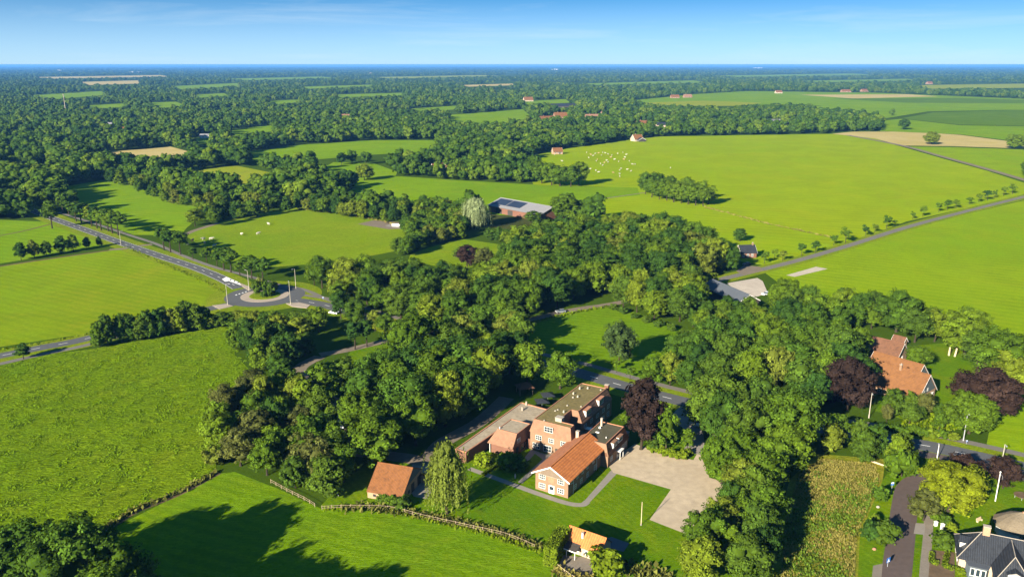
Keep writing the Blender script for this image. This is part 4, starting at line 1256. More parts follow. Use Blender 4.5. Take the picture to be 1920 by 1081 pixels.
# ------------------------------------------------------------------ trees
rng = np.random.default_rng(11)
random.seed(5)


def ico():
    bm = bmesh.new()
    bmesh.ops.create_icosphere(bm, subdivisions=2, radius=1.0)
    v = np.array([p.co[:] for p in bm.verts]); f = np.array([[q.index for q in t.verts] for t in bm.faces])
    bm.free()
    return v, f


ICO_V, ICO_F = ico()


def unit(n, r):
    v = r.normal(size=(n, 3))
    return v / np.linalg.norm(v, axis=1)[:, None]


def make_leaf_mesh(name, P, N, size, tint, mat, r, aspect=0.72, cores=(), hang=None):
    """leaf sprays: bent little quads at P facing N, plus shaded inner masses"""
    n = len(P)
    N = N / np.linalg.norm(N, axis=1)[:, None]
    ref = r.normal(size=(n, 3)) if hang is None else np.tile(np.array([0, 0, 1.0]), (n, 1)) + r.normal(size=(n, 3)) * .15
    A = np.cross(N, ref); A /= np.linalg.norm(A, axis=1)[:, None] + 1e-9
    B = np.cross(N, A)
    s = (size * r.uniform(.65, 1.35, n))[:, None]
    j = lambda: r.uniform(.75, 1.25, n)[:, None]
    asp = aspect
    q = np.stack([P - A * s * .5 * asp * j() - B * s * .18, P - B * s * .5 * j() - N * s * .12, P + A * s * .5 * asp * j() - B * s * .1, P + A * s * .22 * asp + B * s * .5 * j() - N * s * .1, P - A * s * .3 * asp + B * s * .42 * j()], axis=1)
    V = q.reshape(-1, 3)
    nf = n
    loops = np.arange(n * 5)
    starts = np.arange(n) * 5
    totals = np.full(n, 5)
    T = tint
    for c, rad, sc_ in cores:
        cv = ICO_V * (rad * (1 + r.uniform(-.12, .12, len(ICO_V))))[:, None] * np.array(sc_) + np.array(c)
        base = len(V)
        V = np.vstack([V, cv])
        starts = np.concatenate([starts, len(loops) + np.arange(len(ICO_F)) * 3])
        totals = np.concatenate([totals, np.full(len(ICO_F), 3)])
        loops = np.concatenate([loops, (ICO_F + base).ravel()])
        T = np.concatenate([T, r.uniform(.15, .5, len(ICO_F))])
    me = bpy.data.meshes.new(name)
    me.vertices.add(len(V)); me.vertices.foreach_set('co', V.ravel())
    me.loops.add(len(loops)); me.loops.foreach_set('vertex_index', loops.astype(np.int32))
    me.polygons.add(len(starts)); me.polygons.foreach_set('loop_start', starts.astype(np.int32)); me.polygons.foreach_set('loop_total', totals.astype(np.int32))
    a = me.attributes.new('tint', 'FLOAT', 'FACE'); a.data.foreach_set('value', np.clip(T, 0, 1).astype(np.float32))
    me.materials.append(mat)
    me.update(calc_edges=True)
    return me


def crown(name, seed, H, R, base, lobes=13, subs=14, leaves=17, leaf=.62, mat='leaf', flat=1.0, cone=0.0, lobe_k=.42, spread=.62, core=.70, dense=True):
    """a broad crown: boughs > sprays > leaves, uneven, with gaps"""
    r = np.random.default_rng(seed)
    zc, bz = (base + H) / 2, (H - base) / 2
    P, N, T, cores = [], [], [], []
    ga = math.pi * (3 - 5 ** .5)
    for i in range(lobes):
        u = 1 - 2 * (i + .5) / lobes
        u = max(-.75, u)
        rad = math.sqrt(max(0, 1 - u * u)); ph = i * ga + r.uniform(-.35, .35)
        k = spread * r.uniform(.8, 1.18)
        c = np.array([R * k * rad * math.cos(ph), R * k * rad * math.sin(ph), zc + bz * u * k * 1.05])
        t = (c[2] - base) / (H - base)
        c[:2] *= 1 - cone * max(0, t - .15)
        lr = R * lobe_k * r.uniform(.78, 1.22) * (1 - cone * .55 * max(0, t - .2))
        lt = r.uniform(.32, .66)
        cores.append((c, lr * core, (1, 1, .9)))
        out = c - np.array([0, 0, zc - bz * .25]); out /= np.linalg.norm(out) + 1e-6
        d = unit(subs * 3, r); d = d[(d @ out > -.35)][:subs]
        for s in d:
            sc = c + s * lr * r.uniform(.68, 1.2) * np.array([1, 1, .88])
            sr = lr * r.uniform(.28, .46)
            st = lt + r.uniform(-.16, .2)
            q = unit(leaves, r) * (r.uniform(.3, 1, leaves) ** .5)[:, None]
            P.append(sc + q * sr * np.array([1, 1, .72]))
            N.append(s * .75 + q * .55 + r.normal(size=(leaves, 3)) * .38 + np.array([0, 0, .32]))
            T.append(st + r.normal(size=leaves) * .13)
    cores.append((np.array([0, 0, zc - bz * .05]), R * .52, (1, 1, max(.6, bz / R * .9))))
    P, N, T = np.vstack(P), np.vstack(N), np.concatenate(T)
    k = P[:, 2] > max(.25, base * .55)
    return make_leaf_mesh(name, P[k], N[k], leaf, T[k], M[mat], r, cores=cores if dense else cores[-1:])


def trunk(name, seed, H, base, r0, mat='bark', limbs=6, R=4.0, lean=0.0):
    r = random.Random(seed)
    b = MB()
    p = Vector((0, 0, -.1)); top = Vector((lean, 0, base + (H - base) * .45))
    m = Vector((lean * .3 + r.uniform(-.15, .15), r.uniform(-.15, .15), base * .6))
    b.tube(p, (0, 0, .35), r0 * 1.35, r0, 8); b.tube((0, 0, .35), m, r0, r0 * .8, 8, cap=False); b.tube(m, top, r0 * .8, r0 * .3, 7)
    for i in range(limbs):
        t = r.uniform(.35, .95)
        s = m.lerp(top, t)
        a = i * 2.4 + r.uniform(-.4, .4)
        q = s + Vector((math.cos(a) * R * .5, math.sin(a) * R * .5, R * r.uniform(.25, .6)))
        b.tube(s, q, r0 * .32, r0 * .09, 5, cap=False)
    return b.mesh(name, M[mat])


def willow(name, seed, H, R, mat, strands=230):
    r = np.random.default_rng(seed)
    P, N, T = [], [], []
    cores = []
    for i in range(26):
        a = i * 2.4; k = (i / 26) ** .6
        c = np.array([R * .62 * k * math.cos(a), R * .62 * k * math.sin(a), H - .8 - (H * .30) * k ** 1.9 - r.uniform(0, 1.2)])
        cores.append((c - np.array([0, 0, .8]), R * .17, (1, 1, 1.35)))
        for s in range(strands // 26 + 3):
            o = c + r.normal(size=3) * np.array([1, 1, .5]) * R * .2
            ln = r.uniform(.3, .95) * (o[2] - .6)
            n = int(ln / .26)
            t = np.linspace(0, 1, max(n, 3))
            out = np.array([o[0], o[1], 0.0]); out /= np.linalg.norm(out) + .3
            q = o + np.outer(t ** .6 * R * .16, out) + np.outer(t, [0, 0, -ln]) + r.normal(size=(len(t), 3)) * .13
            P.append(q); N.append(np.tile(out + np.array([0, 0, .25]), (len(t), 1)) + r.normal(size=(len(t), 3)) * .45)
            T.append(np.full(len(t), r.uniform(.25, .8)) + r.normal(size=len(t)) * .08)
    cores.append((np.array([0, 0, H * .5]), R * .34, (1, 1, H * .34 / (R * .34))))
    return make_leaf_mesh(name, np.vstack(P), np.vstack(N), .5, np.concatenate(T), M[mat], r, .5, cores, hang=True)


# crowns and trunks that the trees share: kind -> list of (crown mesh, trunk mesh, H, R)
KINDS = {}
KINDS['broad'] = [(crown('broad_crown', 100 + i, 15, [5.6, 5.2, 6.0, 5.0, 5.8, 5.4, 4.8, 6.2][i], [1.7, 1.4, 2.2, 1.2, 1.5, 2.0, 1.0, 2.0][i], [13, 12, 15, 11, 14, 13, 12, 16][i], 15, 25, .50,
                         lobe_k=[.42, .45, .38, .46, .40, .43, .44, .38][i], spread=[.62, .58, .66, .56, .64, .60, .58, .68][i]), trunk('broad_trunk', i, 15, 3.0, .34), 15, [5.6, 5.2, 6.0, 5.0, 5.8, 5.4, 4.8, 6.2][i]) for i in range(8)]
KINDS['grand'] = [(crown('grand_crown', 200 + i, 19, 8.2, 2.0, 24, 18, 28, .54, lobe_k=.32, spread=.70), trunk('grand_trunk', 20 + i, 19, 3.4, .5, limbs=9, R=6), 19, 8.2) for i in range(4)]
KINDS['tall'] = [(crown('tall_crown', 250 + i, 21, 4.9, .5, 22, 14, 18, .58, lobe_k=.42, spread=.62), trunk('tall_trunk', 25 + i, 21, 3.0, .4, R=3), 21, 4.9) for i in range(1)]
KINDS['avenue'] = [(crown('avenue_crown', 300 + i, 13, 3.6, 5.0, 9, 11, 15, .55, lobe_k=.42), trunk('avenue_trunk', 30 + i, 13, 6.0, .30, R=2.6), 13, 3.6) for i in range(3)]
KINDS['slim'] = [(crown('slim_crown', 400 + i, 14, 3.3, 1.4, 12, 11, 14, .55, lobe_k=.46, cone=.45, spread=.6), trunk('slim_trunk', 40 + i, 14, 2.0, .22, R=2), 14, 3.3) for i in range(4)]
KINDS['shaggy'] = [(crown('shaggy_crown', 450 + i, 10, 3.5, .1, 15, 13, 18, .5, lobe_k=.44, cone=.35, spread=.66), trunk('shaggy_trunk', 45 + i, 10, 1.0, .16, R=2), 10, 3.5) for i in range(4)]
KINDS['cone'] = [(crown('cone_crown', 500 + i, 10, 3.6, 1.2, 12, 12, 15, .5, mat='leaf_conifer', lobe_k=.44, cone=.75, spread=.66), trunk('cone_trunk', 50 + i, 10, 1.6, .2, R=2), 10, 3.6) for i in range(3)]
KINDS['bush'] = [(crown('bush_crown', 600 + i, 3.2, 2.0, .1, 8, 9, 13, .42, mat='leaf_bush', lobe_k=.5), trunk('bush_stem', 60 + i, 3.2, .5, .07, R=1.2), 3.2, 2.0) for i in range(4)]
KINDS['sapling'] = [(crown('sapling_crown', 700 + i, 7, 2.1, 2.4, 6, 8, 11, .45, lobe_k=.42, core=.6), trunk('sapling_trunk', 70 + i, 7, 3.0, .12, R=1.2), 7, 2.1) for i in range(3)]
KINDS['airy'] = [(crown('airy_crown', 800 + i, 12, 4.4, 1.6, 13, 10, 12, .5, lobe_k=.34, spread=.72, core=.5, dense=False), trunk('airy_trunk', 80 + i, 12, 3.0, .2, 'bark_pale', limbs=12, R=4.5), 12, 4.4) for i in range(2)]
KINDS['willow'] = [(willow('willow_crown', 900, 18.5, 5.4, 'leaf_willow'), trunk('willow_trunk', 90, 18, 4, .4, R=3), 18.5, 5.4)]
KINDS['silver'] = [(willow('silver_crown', 901, 19, 8.0, 'leaf_silver', 420), trunk('silver_trunk', 91, 19, 4, .5, R=4), 19, 8.0)]
KINDS['low'] = [(crown('low_crown', 950 + i, 15, 6.0, 1.8, 8, 8, 7, 1.45, mat='leaf_far', lobe_k=.46, core=.9), trunk('low_trunk', 95 + i, 15, 2.5, .35, limbs=2), 15, 6.0) for i in range(5)]

TREES = []          # (x, y, crown radius)
N_TREES = [0]


def tree(x, y, H, kind='broad', R=None, mat=None, label=None, group=None, name='broadleaf_tree', cat='tree', var=None, z=0.0):
    lst = KINDS[kind]
    cm, tm, H0, R0 = lst[random.randrange(len(lst)) if var is None else var]
    e = empty(name, (x, y, z), random.uniform(0, 6.283), label, cat, group)
    R = R if R else R0 * H / H0
    e.scale = (R / R0, R / R0, H / H0)
    for nm, me, m in (('trunk', tm, None), ('crown', cm, mat)):
        o = bpy.data.objects.new('stem' if nm == 'trunk' and kind == 'bush' else nm, me)
        COL.objects.link(o)
        o.parent = e
        if m:
            o.material_slots[0].link = 'OBJECT'
            o.material_slots[0].material = M[m]
    TREES.append((x, y, R))
    N_TREES[0] += 1
    return e


def tp(px, py, H, kind='broad', R=None, mat=None, label=None, **kw):
    p = at(px, py)
    return tree(p.x, p.y, H, kind, R, mat, label, **kw)


# what trees must keep clear of
LINES = [(ROAD_MAIN, 7.5), (ROAD_EAST, 7.5), (ROAD_WEST, 6.5), (LANE_R, 5), (LANE_C, 4.2), (LANE_D, 4.6), (DRIVE, 4.5), (LANE_BR, 5.5), (CYC, 3.5)]
BOXES = []
for root in [o for o in COL.objects if o.type == 'EMPTY' and o.parent is None and o.get('category') in ('house', 'barn', 'farmhouse', 'cottage', 'villa', 'building', 'shelter', 'shed')]:
    pts = []
    bpy.context.view_layer.update()
    for ch in root.children_recursive:
        if ch.type == 'MESH':
            mw = root.matrix_world
            pts += [mw @ Vector(c) for c in ch.bound_box]
    if not pts or (root.location.y > 1400): continue
    inv = root.matrix_world.inverted()
    lp = [inv @ p for p in pts]
    BOXES.append((inv, min(p.x for p in lp), max(p.x for p in lp), min(p.y for p in lp), max(p.y for p in lp)))


def seg_d(x, y, line):
    best = 1e9
    for i in range(len(line) - 1):
        ax, ay = line[i]; bx, by = line[i + 1]
        dx, dy = bx - ax, by - ay
        t = max(0, min(1, ((x - ax) * dx + (y - ay) * dy) / (dx * dx + dy * dy + 1e-9)))
        best = min(best, (x - ax - t * dx) ** 2 + (y - ay - t * dy) ** 2)
    return math.sqrt(best)


def clear(x, y, m=3.2):
    for ln, d in LINES:
        if seg_d(x, y, ln) < d: return False
    for inv, x0, x1, y0, y1 in BOXES:
        p = inv @ Vector((x, y, 0))
        if x0 - m < p.x < x1 + m and y0 - m < p.y < y1 + m: return False
    return (x - RC.x) ** 2 + (y - RC.y) ** 2 > 22 ** 2


def zone(pix, sp, hs_, label, group, kinds=('broad',), mats=(None,), name='broadleaf_tree', rk=1.0, keep=True, cat='tree', cap=999, mass=False):
    """fill a wood's footprint with trees at their own spacing"""
    w = wpoly(pix)
    x0, x1 = min(p[0] for p in w), max(p[0] for p in w)
    y0, y1 = min(p[1] for p in w), max(p[1] for p in w)
    n = 0
    for _ in range(int((x1 - x0) * (y1 - y0) / (sp * sp) * 14) + 40):
        x, y = random.uniform(x0, x1), random.uniform(y0, y1)
        if not inside(x, y, w) or (keep and not clear(x, y)): continue
        if any((x - a) ** 2 + (y - c) ** 2 < (sp * .5 + min(r, sp) * .5) ** 2 * .86 for a, c, r in TREES): continue
        H = random.uniform(*hs_)
        kd = random.choice(kinds)
        _, _, H0, R0 = KINDS[kd][0]
        Rr = R0 * H / H0 * rk * random.uniform(.78, 1.2)
        if mass:
            MASS.append((x, y, H, kd, Rr)); TREES.append((x, y, Rr))
        else:
            mt = random.choice(mats)
            tone = TONE.get(mt) if len(set(mats)) > 1 else None
            tree(x, y, H, kd, Rr, mt, (tone + ' ' + label.split(' ', 1)[1]) if tone else label, group=(group + ', ' + tone) if tone else group, name=name, cat=cat)
        n += 1
        if n >= cap: break
    ZONES.append(w)
    return n


ZONES = []
MASS = []
TONE = {'leaf_bush': 'lighter green', 'leaf_light': 'bright green', 'leaf_olive': 'olive'}

# --- trees that stand out, each placed by itself
tp(838, 962, 18.5, 'willow', label='tall weeping willow with pale hanging strands beside the small brick barn', name='weeping_willow')
tp(1202, 842, 23.5, 'tall', 5.4, 'leaf_copper', 'tall narrow copper beech right behind the brick building', name='copper_beech')
tp(1248, 850, 14.5, 'airy', 3.3, 'leaf_light', 'slim light green tree with visible stem between copper beech and driveway', name='slender_tree', var=1)
tp(1226, 846, 6, 'slim', 2.4, 'leaf_bush', 'young light tree at the foot of the copper beech by the gravel yard', name='young_tree')
tp(1288, 845, 7.5, 'slim', 2.0, 'leaf_light', 'thin young tree standing beside the driveway bend', name='young_tree')
tp(1050, 728, 14, 'broad', 5.4, 'leaf_light', 'bright green round tree at the far end of the mossy flat roof', var=3)
tp(1160, 682, 15.5, 'broad', 5.6, 'leaf_conifer', 'lone dark round tree in the small paddock behind the brick building', name='lone_tree', var=7)
tp(1156, 698, 5.0, 'sapling', 1.6, None, 'little sapling at the paddock edge under the lone tree', name='sapling', var=0)
tp(1181, 712, 5.0, 'sapling', 1.8, 'leaf_bush', 'bushy sapling at the paddock edge by the road', name='sapling', var=1)
tp(1224, 724, 11, 'broad', 4.4, 'leaf_light', 'pale green tree between the lone paddock tree and the copper beech', var=1)
tp(1588, 768, 16.5, 'grand', 7.0, 'leaf_copper', 'dark copper beech left of the orange farmhouse roof', name='copper_beech', var=1)
tp(1846, 782, 15.5, 'grand', 9.2, 'leaf_copper', 'broad domed copper beech right of the farmhouse gable', name='copper_beech', var=2)
tp(1816, 812, 12.5, 'grand', 7.0, 'leaf_light', 'light green tree in front of the broad copper beech', name='light_green_tree', var=0)
tp(1778, 958, 12.5, 'grand', 7.0, 'leaf_yellow', 'big golden yellow tree on the garden corner above the brown lane', name='golden_tree', var=3)
tp(1731, 975, 8.0, 'cone', 3.7, 'leaf_olive', 'small feathery olive tree beside the footpath under the golden tree', name='feathery_tree', var=0)
tp(1806, 912, 8.5, 'broad', 4.2, 'leaf_copper', 'purple leaved tree half behind the golden tree', name='purple_tree', var=2)
tp(1880, 915, 8.5, 'broad', 3.7, 'leaf_copper', 'round purple leaved tree by the bend beside the white pole', name='purple_tree', var=4)
tp(1720, 690, 8.5, 'broad', 4.4, 'leaf_light', 'small bright green tree on the lawn behind the farmhouse barns', name='light_green_tree', var=5)
tp(891, 428, 20, 'silver', 10.0, label='silvery white willow beside the barn with solar panels', name='silver_willow')
tp(1057, 412, 17.5, 'grand', 9.5, None, 'dark round tree at the right end of the solar panel barn', name='round_tree', var=1)
tp(1000, 420, 9, 'broad', 5.5, 'leaf_bush', 'small pale tree in front of the solar panel barn')
tp(876, 500, 12, 'broad', 5.2, 'leaf_copper', 'dark purple tree on the edge of the clearing in the wood', name='purple_tree', var=0)
tp(906, 505, 12, 'broad', 5.4, 'leaf_olive', 'yellow green tree right of the purple one at the clearing', name='light_green_tree', var=1)
tp(862, 488, 8, 'broad', 3.6, 'leaf_light', 'small green tree just behind the purple tree in the clearing', var=3)
tp(1380, 645, 7, 'bush', 3.4, 'leaf_yellow', 'yellow bush at the corner of the paddock', name='golden_bush', cat='bush')
tp(44, 673, 6.5, 'slim', 2.7, None, 'single small tree beside the cycle path at the tall meadow', name='roadside_tree', var=2)
tp(1746, 271, 17, 'grand', 10, None, 'lone round tree on the pale strip beyond the big field', name='lone_tree', var=0)
tp(1903, 279, 18, 'grand', 11, None, 'lone round tree at the far right of the pale strip', name='lone_tree', var=3)
tp(1926, 331, 15, 'broad', 6, None, 'dark tree at the right end of the far lane', name='lone_tree')
tp(1694, 243, 17, 'broad', 9, None, 'round tree standing just right of the long tree belt', name='lone_tree', var=2)
tp(683, 338, 15, 'grand', 8, None, 'round solitary tree on the small middle field', name='lone_tree', var=2)
tp(366, 424, 12, 'broad', 6, None, 'round tree at the near end of the hedge between two fields', name='round_tree', var=5)
tp(420, 410, 8, 'broad', 4, 'leaf_bush', 'small round tree at the field corner right of the track', name='round_tree', var=6)
tp(606, 752, 13.5, 'airy', 5.0, 'leaf', 'open tree with bare dark trunk standing by the shaded lane in the left wood', name='lane_tree', var=1)
tp(528, 790, 9.0, 'airy', 5.0, 'leaf_olive', 'half dead olive brown tree with bare twigs in the left wood', name='bare_tree', var=0)
tp(575, 895, 13, 'airy', 4.2, 'leaf_olive', 'thin pale stemmed tree at the lower edge of the left wood', name='bare_tree', var=1)
tp(600, 905, 13.5, 'airy', 4.2, 'leaf_olive', 'forked pale stemmed tree near the metal frame by the fence', name='bare_tree', var=0)
tp(598, 622, 11, 'airy', 4.8, 'leaf', 'wide topped tree with dark fork on the small green behind the roundabout', name='lane_tree', var=0)
for px, py, lb in ((666, 655, 'first of two bare trunked trees by the shaded lane'), (688, 650, 'second of two bare trunked trees by the shaded lane, right of the first')):
    tp(px, py, 11, 'avenue', 3.6, None, lb, name='lane_tree')
tp(778, 692, 21, 'grand', 9.4, 'leaf_light', 'huge bright oak with wide crown in front of the central wood', name='oak_tree', var=0)
tp(1680, 622, 17, 'grand', 8.2, 'leaf', 'rounded tree with pale top, leftmost of the big ones behind the farm', name='oak_tree', var=2)
tp(1808, 664, 17, 'grand', 8.6, 'leaf', 'domed dark tree above the two carved posts', name='oak_tree', var=1)
tp(1872, 716, 18, 'grand', 9.6, 'leaf', 'largest tree on the right edge behind the broad copper beech', name='oak_tree', var=3)
tp(1752, 640, 13, 'broad', 5.6, 'leaf', 'middle sized tree between the two domed trees behind the farm', name='oak_tree', var=4)
tp(1468, 590, 16, 'grand', 7.4, 'leaf', 'big tree between the pale yard and the wood', name='oak_tree', var=0)
tp(1335, 540, 8.5, 'slim', 3.0, None, 'small tree standing before the grey barn roof end', name='roadside_tree', var=1)
tp(1352, 500, 15, 'broad', 5.2, 'leaf_light', 'bright green tree at the right end of the central wood', name='light_green_tree', var=3)
tp(1387, 452, 8, 'broad', 4, None, 'small tree behind the dark house by the lane', name='roadside_tree')

# roundabout planting
for i, (px, py) in enumerate([(482, 551), (490, 546), (500, 549), (510, 552), (505, 556), (495, 557), (513, 547)]):
    tp(px, py, [5.4, 6.2, 5.6, 4.8, 3.0, 2.8, 5.0][i], 'bush', [2.2, 2.6, 2.4, 2.2, 1.8, 1.8, 2.2][i], 'leaf' if i % 3 else 'leaf_bush', 'dense shrub growing on the roundabout island', group='shrubs on the roundabout', name='shrub', cat='shrub', z=.25)

# avenue along the main road
for px, py in [(82, 398), (97, 412), (98, 428), (118, 400), (129, 402), (143, 415), (153, 418), (172, 424), (182, 428), (190, 432), (203, 433), (211, 437), (222, 441)]:
    tp(px, py, random.uniform(13, 15.5), 'avenue', random.uniform(4.4, 5.6), None, 'tall bare trunked tree in the far avenue row beside the cycle path', group='far avenue trees', name='avenue_tree')
for k, (px, py, H) in enumerate([(308, 469, 14), (320, 473, 13.5), (339, 477, 14)]):
    tp(px, py, H, 'avenue', 4.6, None, ['left one of three tall roadside trees near the pasture corner', 'middle one of three tall roadside trees near the pasture corner', 'right one of three tall roadside trees near the pasture corner'][k], name='avenue_tree')
for px, py, H in [(388, 492, 8.5), (407, 499, 8), (420, 506, 13), (433, 511, 13), (472, 522, 12.5), (493, 528, 12), (362, 486, 7), (450, 516, 8)]:
    tp(px, py, H, 'avenue', H * .36, None, 'roadside tree in the row between pasture and roundabout', group='avenue trees near the roundabout', name='avenue_tree')
tp(635, 574, 11.5, 'avenue', 4.2, None, 'tree with long bare trunk beside the path right of the roundabout', name='avenue_tree', var=0)

# row of seven small trees on the ditch
for k, (px, py, H, R) in enumerate([(40, 488, 10, 3.7), (65, 483.5, 10.5, 3.9), (88, 480, 9, 3.4), (115, 475, 10.5, 4.2), (138, 471, 10.5, 4.0), (163, 466, 7, 2.6), (187, 462.5, 6.5, 2.0)]):
    tp(px, py, H, 'cone', R, 'leaf', ['leftmost of the pointed trees along the ditch', 'second pointed tree from the left along the ditch', 'third and slimmer pointed tree along the ditch', 'widest pointed tree in the ditch row', 'fifth pointed tree of the ditch row', 'small loose pointed tree near the road end of the ditch', 'thin sapling at the road end of the ditch'][k], name='pointed_tree')

# young trees along the right lane
for px, py, H in [(1433, 494, 6.5), (1452, 485, 6), (1467, 489, 6), (1503, 479.5, 7.5), (1528, 474, 7), (1563, 459.5, 6.5), (1585, 455, 9), (1622, 443, 7), (1640, 436, 6), (1662, 428, 8.5), (1677, 424, 4.5), (1711, 411, 5.5),
                  (1730, 406.5, 8.5), (1760, 397.5, 7.5), (1776, 393.5, 7.5), (1792, 390.5, 7), (1817, 383.5, 6), (1835, 379, 7), (1851, 375.5, 8.5), (1865, 371.5, 6.5), (1881, 367.5, 8), (1898, 363.5, 8)]:
    tp(px, py, H, 'sapling', H * random.uniform(.3, .42), 'leaf', 'young tree in the verge of the lane across the green fields', group='young trees along the lane', name='sapling')

# clump in the big field
for px, py, H in [(1210, 364, 18), (1222, 370, 17), (1236, 374, 17), (1250, 376, 16.5), (1263, 379, 17), (1277, 381, 16), (1290, 383, 17), (1304, 385, 16.5), (1318, 386, 16), (1328, 383, 15), (1230, 362, 17), (1258, 368, 17), (1288, 372, 17), (1312, 375, 16.5)]:
    tp(px, py, H, 'broad', random.uniform(6.0, 7.2), 'leaf', 'dark tree in the dense island clump in the big field', group='clump in the big field')
for px, py in [(1002, 338), (1016, 344), (1034, 347), (1050, 349), (1070, 350), (1085, 348)]:
    tp(px, py, random.uniform(18, 22), 'broad', random.uniform(7.5, 9.5), 'leaf', 'dark tree at the field corner below the sheep', group='trees at the sheep field corner')

# hedge of trees along the west road
hl = smooth(wpoly([(172, 651), (230, 641), (300, 629), (370, 617), (440, 608), (520, 612), (600, 612)]), 14)
acc = 0.0
for i in range(len(hl) - 1):
    acc += (Vector(hl[i + 1]) - Vector(hl[i])).length
    if acc > 2.9:
        acc = 0.0
        tree(hl[i][0] + random.uniform(-.8, .8), hl[i][1] + random.uniform(-1.2, 1.2), random.uniform(9, 12.5) if hl[i][0] < -120 else random.uniform(5.5, 7.5), 'shaggy', random.uniform(2.9, 3.9), random.choice(['leaf', 'leaf', 'leaf_bush']), 'shaggy tree in the tall hedge between west road and meadow', group='hedge along the west road', name='hedge_tree')

zone([(1075, 694), (1130, 702), (1190, 722), (1240, 735), (1230, 742), (1180, 728), (1120, 708), (1075, 698)], 9, (5, 7), 'small tree on the grass verge between road and paddock', 'verge between road and paddock', ('sapling', 'airy'), ('leaf_bush', None), name='verge_tree', cap=5)
# --- the woods around the buildings
zone([(430, 650), (470, 640), (540, 638), (575, 650), (600, 665), (560, 690), (500, 700), (470, 690)], 8.2, (9, 13), 'leafy tree in the wood behind the tall hedge, above the shaded lane', 'wood behind the tall hedge', ('broad', 'shaggy'), (None, None, 'leaf_bush', None))
zone([(498, 712), (560, 706), (610, 735), (640, 760), (560, 760), (520, 740)], 6.5, (9, 12), 'leafy tree at the meadow corner of the left wood', 'meadow corner of the left wood', ('broad', 'shaggy'), (None, None, 'leaf_bush'))
zone([(408, 850), (420, 800), (470, 745), (560, 765), (620, 800), (620, 850), (560, 840), (490, 845), (440, 882)], 7.0, (10, 14), 'leafy tree in the left wood along the tall meadow', 'left wood along the tall meadow', ('broad', 'shaggy'), (None, 'leaf_bush', None, 'leaf_olive'))
zone([(440, 884), (495, 850), (560, 850), (640, 850), (660, 880), (640, 915), (606, 938), (560, 920), (500, 902)], 6.8, (9, 13), 'leafy tree at the lower edge of the left wood above the fence', 'lower edge of the left wood', ('broad', 'shaggy'), ('leaf_bush', None, 'leaf_light', None))
zone([(655, 860), (665, 800), (700, 750), (760, 740), (830, 780), (860, 820), (830, 845), (770, 860), (700, 875)], 9.0, (15, 19), 'large dark oak in the grove behind the brick barn', 'grove behind the brick barn', ('broad', 'grand'), (None, None, None), rk=1.05, name='oak_tree')
zone([(800, 740), (830, 705), (930, 690), (990, 705), (1010, 745), (950, 760), (900, 800), (850, 790)], 9.0, (14, 19), 'large dark oak in the grove left of the mossy flat roof', 'grove left of the mossy roof', ('broad', 'grand'), (None,), rk=1.05, name='oak_tree')
zone([(650, 740), (690, 720), (760, 715), (800, 700), (790, 735), (700, 750)], 8.5, (11, 15), 'leafy tree between the shaded lawn and the oak grove', 'trees around the shaded lawn', ('broad',), (None, 'leaf_bush'))
zone([(830, 690), (840, 640), (900, 625), (970, 625), (985, 660), (1040, 690), (1030, 700), (940, 685)], 8.5, (13, 17), 'leafy tree on the paddock side of the oak grove', 'paddock side of the oak grove', ('broad',), (None, None, 'leaf_bush'))
zone([(615, 570), (680, 590), (740, 610), (760, 628), (735, 635), (700, 625), (640, 600)], 7.5, (8, 13), 'leafy tree beside the road right of the roundabout', 'trees right of the roundabout', ('broad',), (None,))
# central wood in parts
zone([(525, 540), (560, 530), (640, 528), (700, 535), (720, 590), (680, 580), (640, 570), (590, 548)], 9.8, (13, 17), 'dark tree at the roundabout end of the central wood', 'central wood, roundabout end', ('broad',), (None,))
zone([(705, 540), (760, 538), (850, 545), (870, 570), (880, 610), (800, 618), (730, 605)], 10.5, (14, 18), 'dark tree in the middle of the central wood below the clearing', 'central wood below the clearing', ('broad', 'grand'), (None, None, 'leaf_bush'))
zone([(870, 560), (930, 535), (985, 490), (1060, 470), (1080, 560), (1040, 580), (960, 600), (890, 610)], 10.5, (14, 18), 'dark tree in the central wood behind the parked car lane', 'central wood behind the lane', ('broad', 'grand'), (None,))
zone([(960, 475), (1010, 455), (1100, 446), (1190, 440), (1240, 448), (1200, 490), (1090, 480), (1060, 468)], 9.5, (13, 17), 'dark tree at the top edge of the central wood along the fields', 'central wood, top edge', ('broad',), (None, None, 'leaf_bush'), mass=True)
zone([(1090, 490), (1200, 495), (1240, 450), (1290, 462), (1350, 488), (1378, 505), (1330, 520), (1240, 545), (1150, 560), (1085, 565)], 9.5, (13, 18), 'dark tree in the central wood towards the dark house', 'central wood towards the dark house', ('broad', 'grand'), (None, None, 'leaf_bush'), mass=True)
zone([(1150, 578), (1230, 556), (1300, 556), (1310, 590), (1290, 612), (1230, 600), (1180, 590)], 9.0, (13, 16), 'leafy tree between the paddock and the grey barn', 'trees between paddock and grey barn', ('broad',), (None, 'leaf_bush', None))
zone([(1290, 615), (1320, 585), (1400, 590), (1440, 610), (1390, 640), (1345, 640)], 8.0, (7.5, 10), 'leafy tree in front of the grey barn', 'trees in front of the grey barn', ('broad',), (None, 'leaf_bush', None))
zone([(1440, 620), (1500, 590), (1560, 620), (1610, 655), (1600, 690), (1530, 660), (1480, 640)], 8.5, (13, 16), 'leafy tree by the brown tiled barn of the farm', 'trees by the brown tiled barn', ('broad',), (None, None, 'leaf_bush'))
zone([(1270, 700), (1300, 672), (1345, 645), (1430, 635), (1470, 690), (1460, 750), (1400, 745), (1340, 738), (1290, 722)], 9.2, (13, 17), 'leafy tree in the wood right of the paddock posts', 'wood right of the paddock posts', ('broad', 'broad', 'grand'), (None, 'leaf_bush', None))
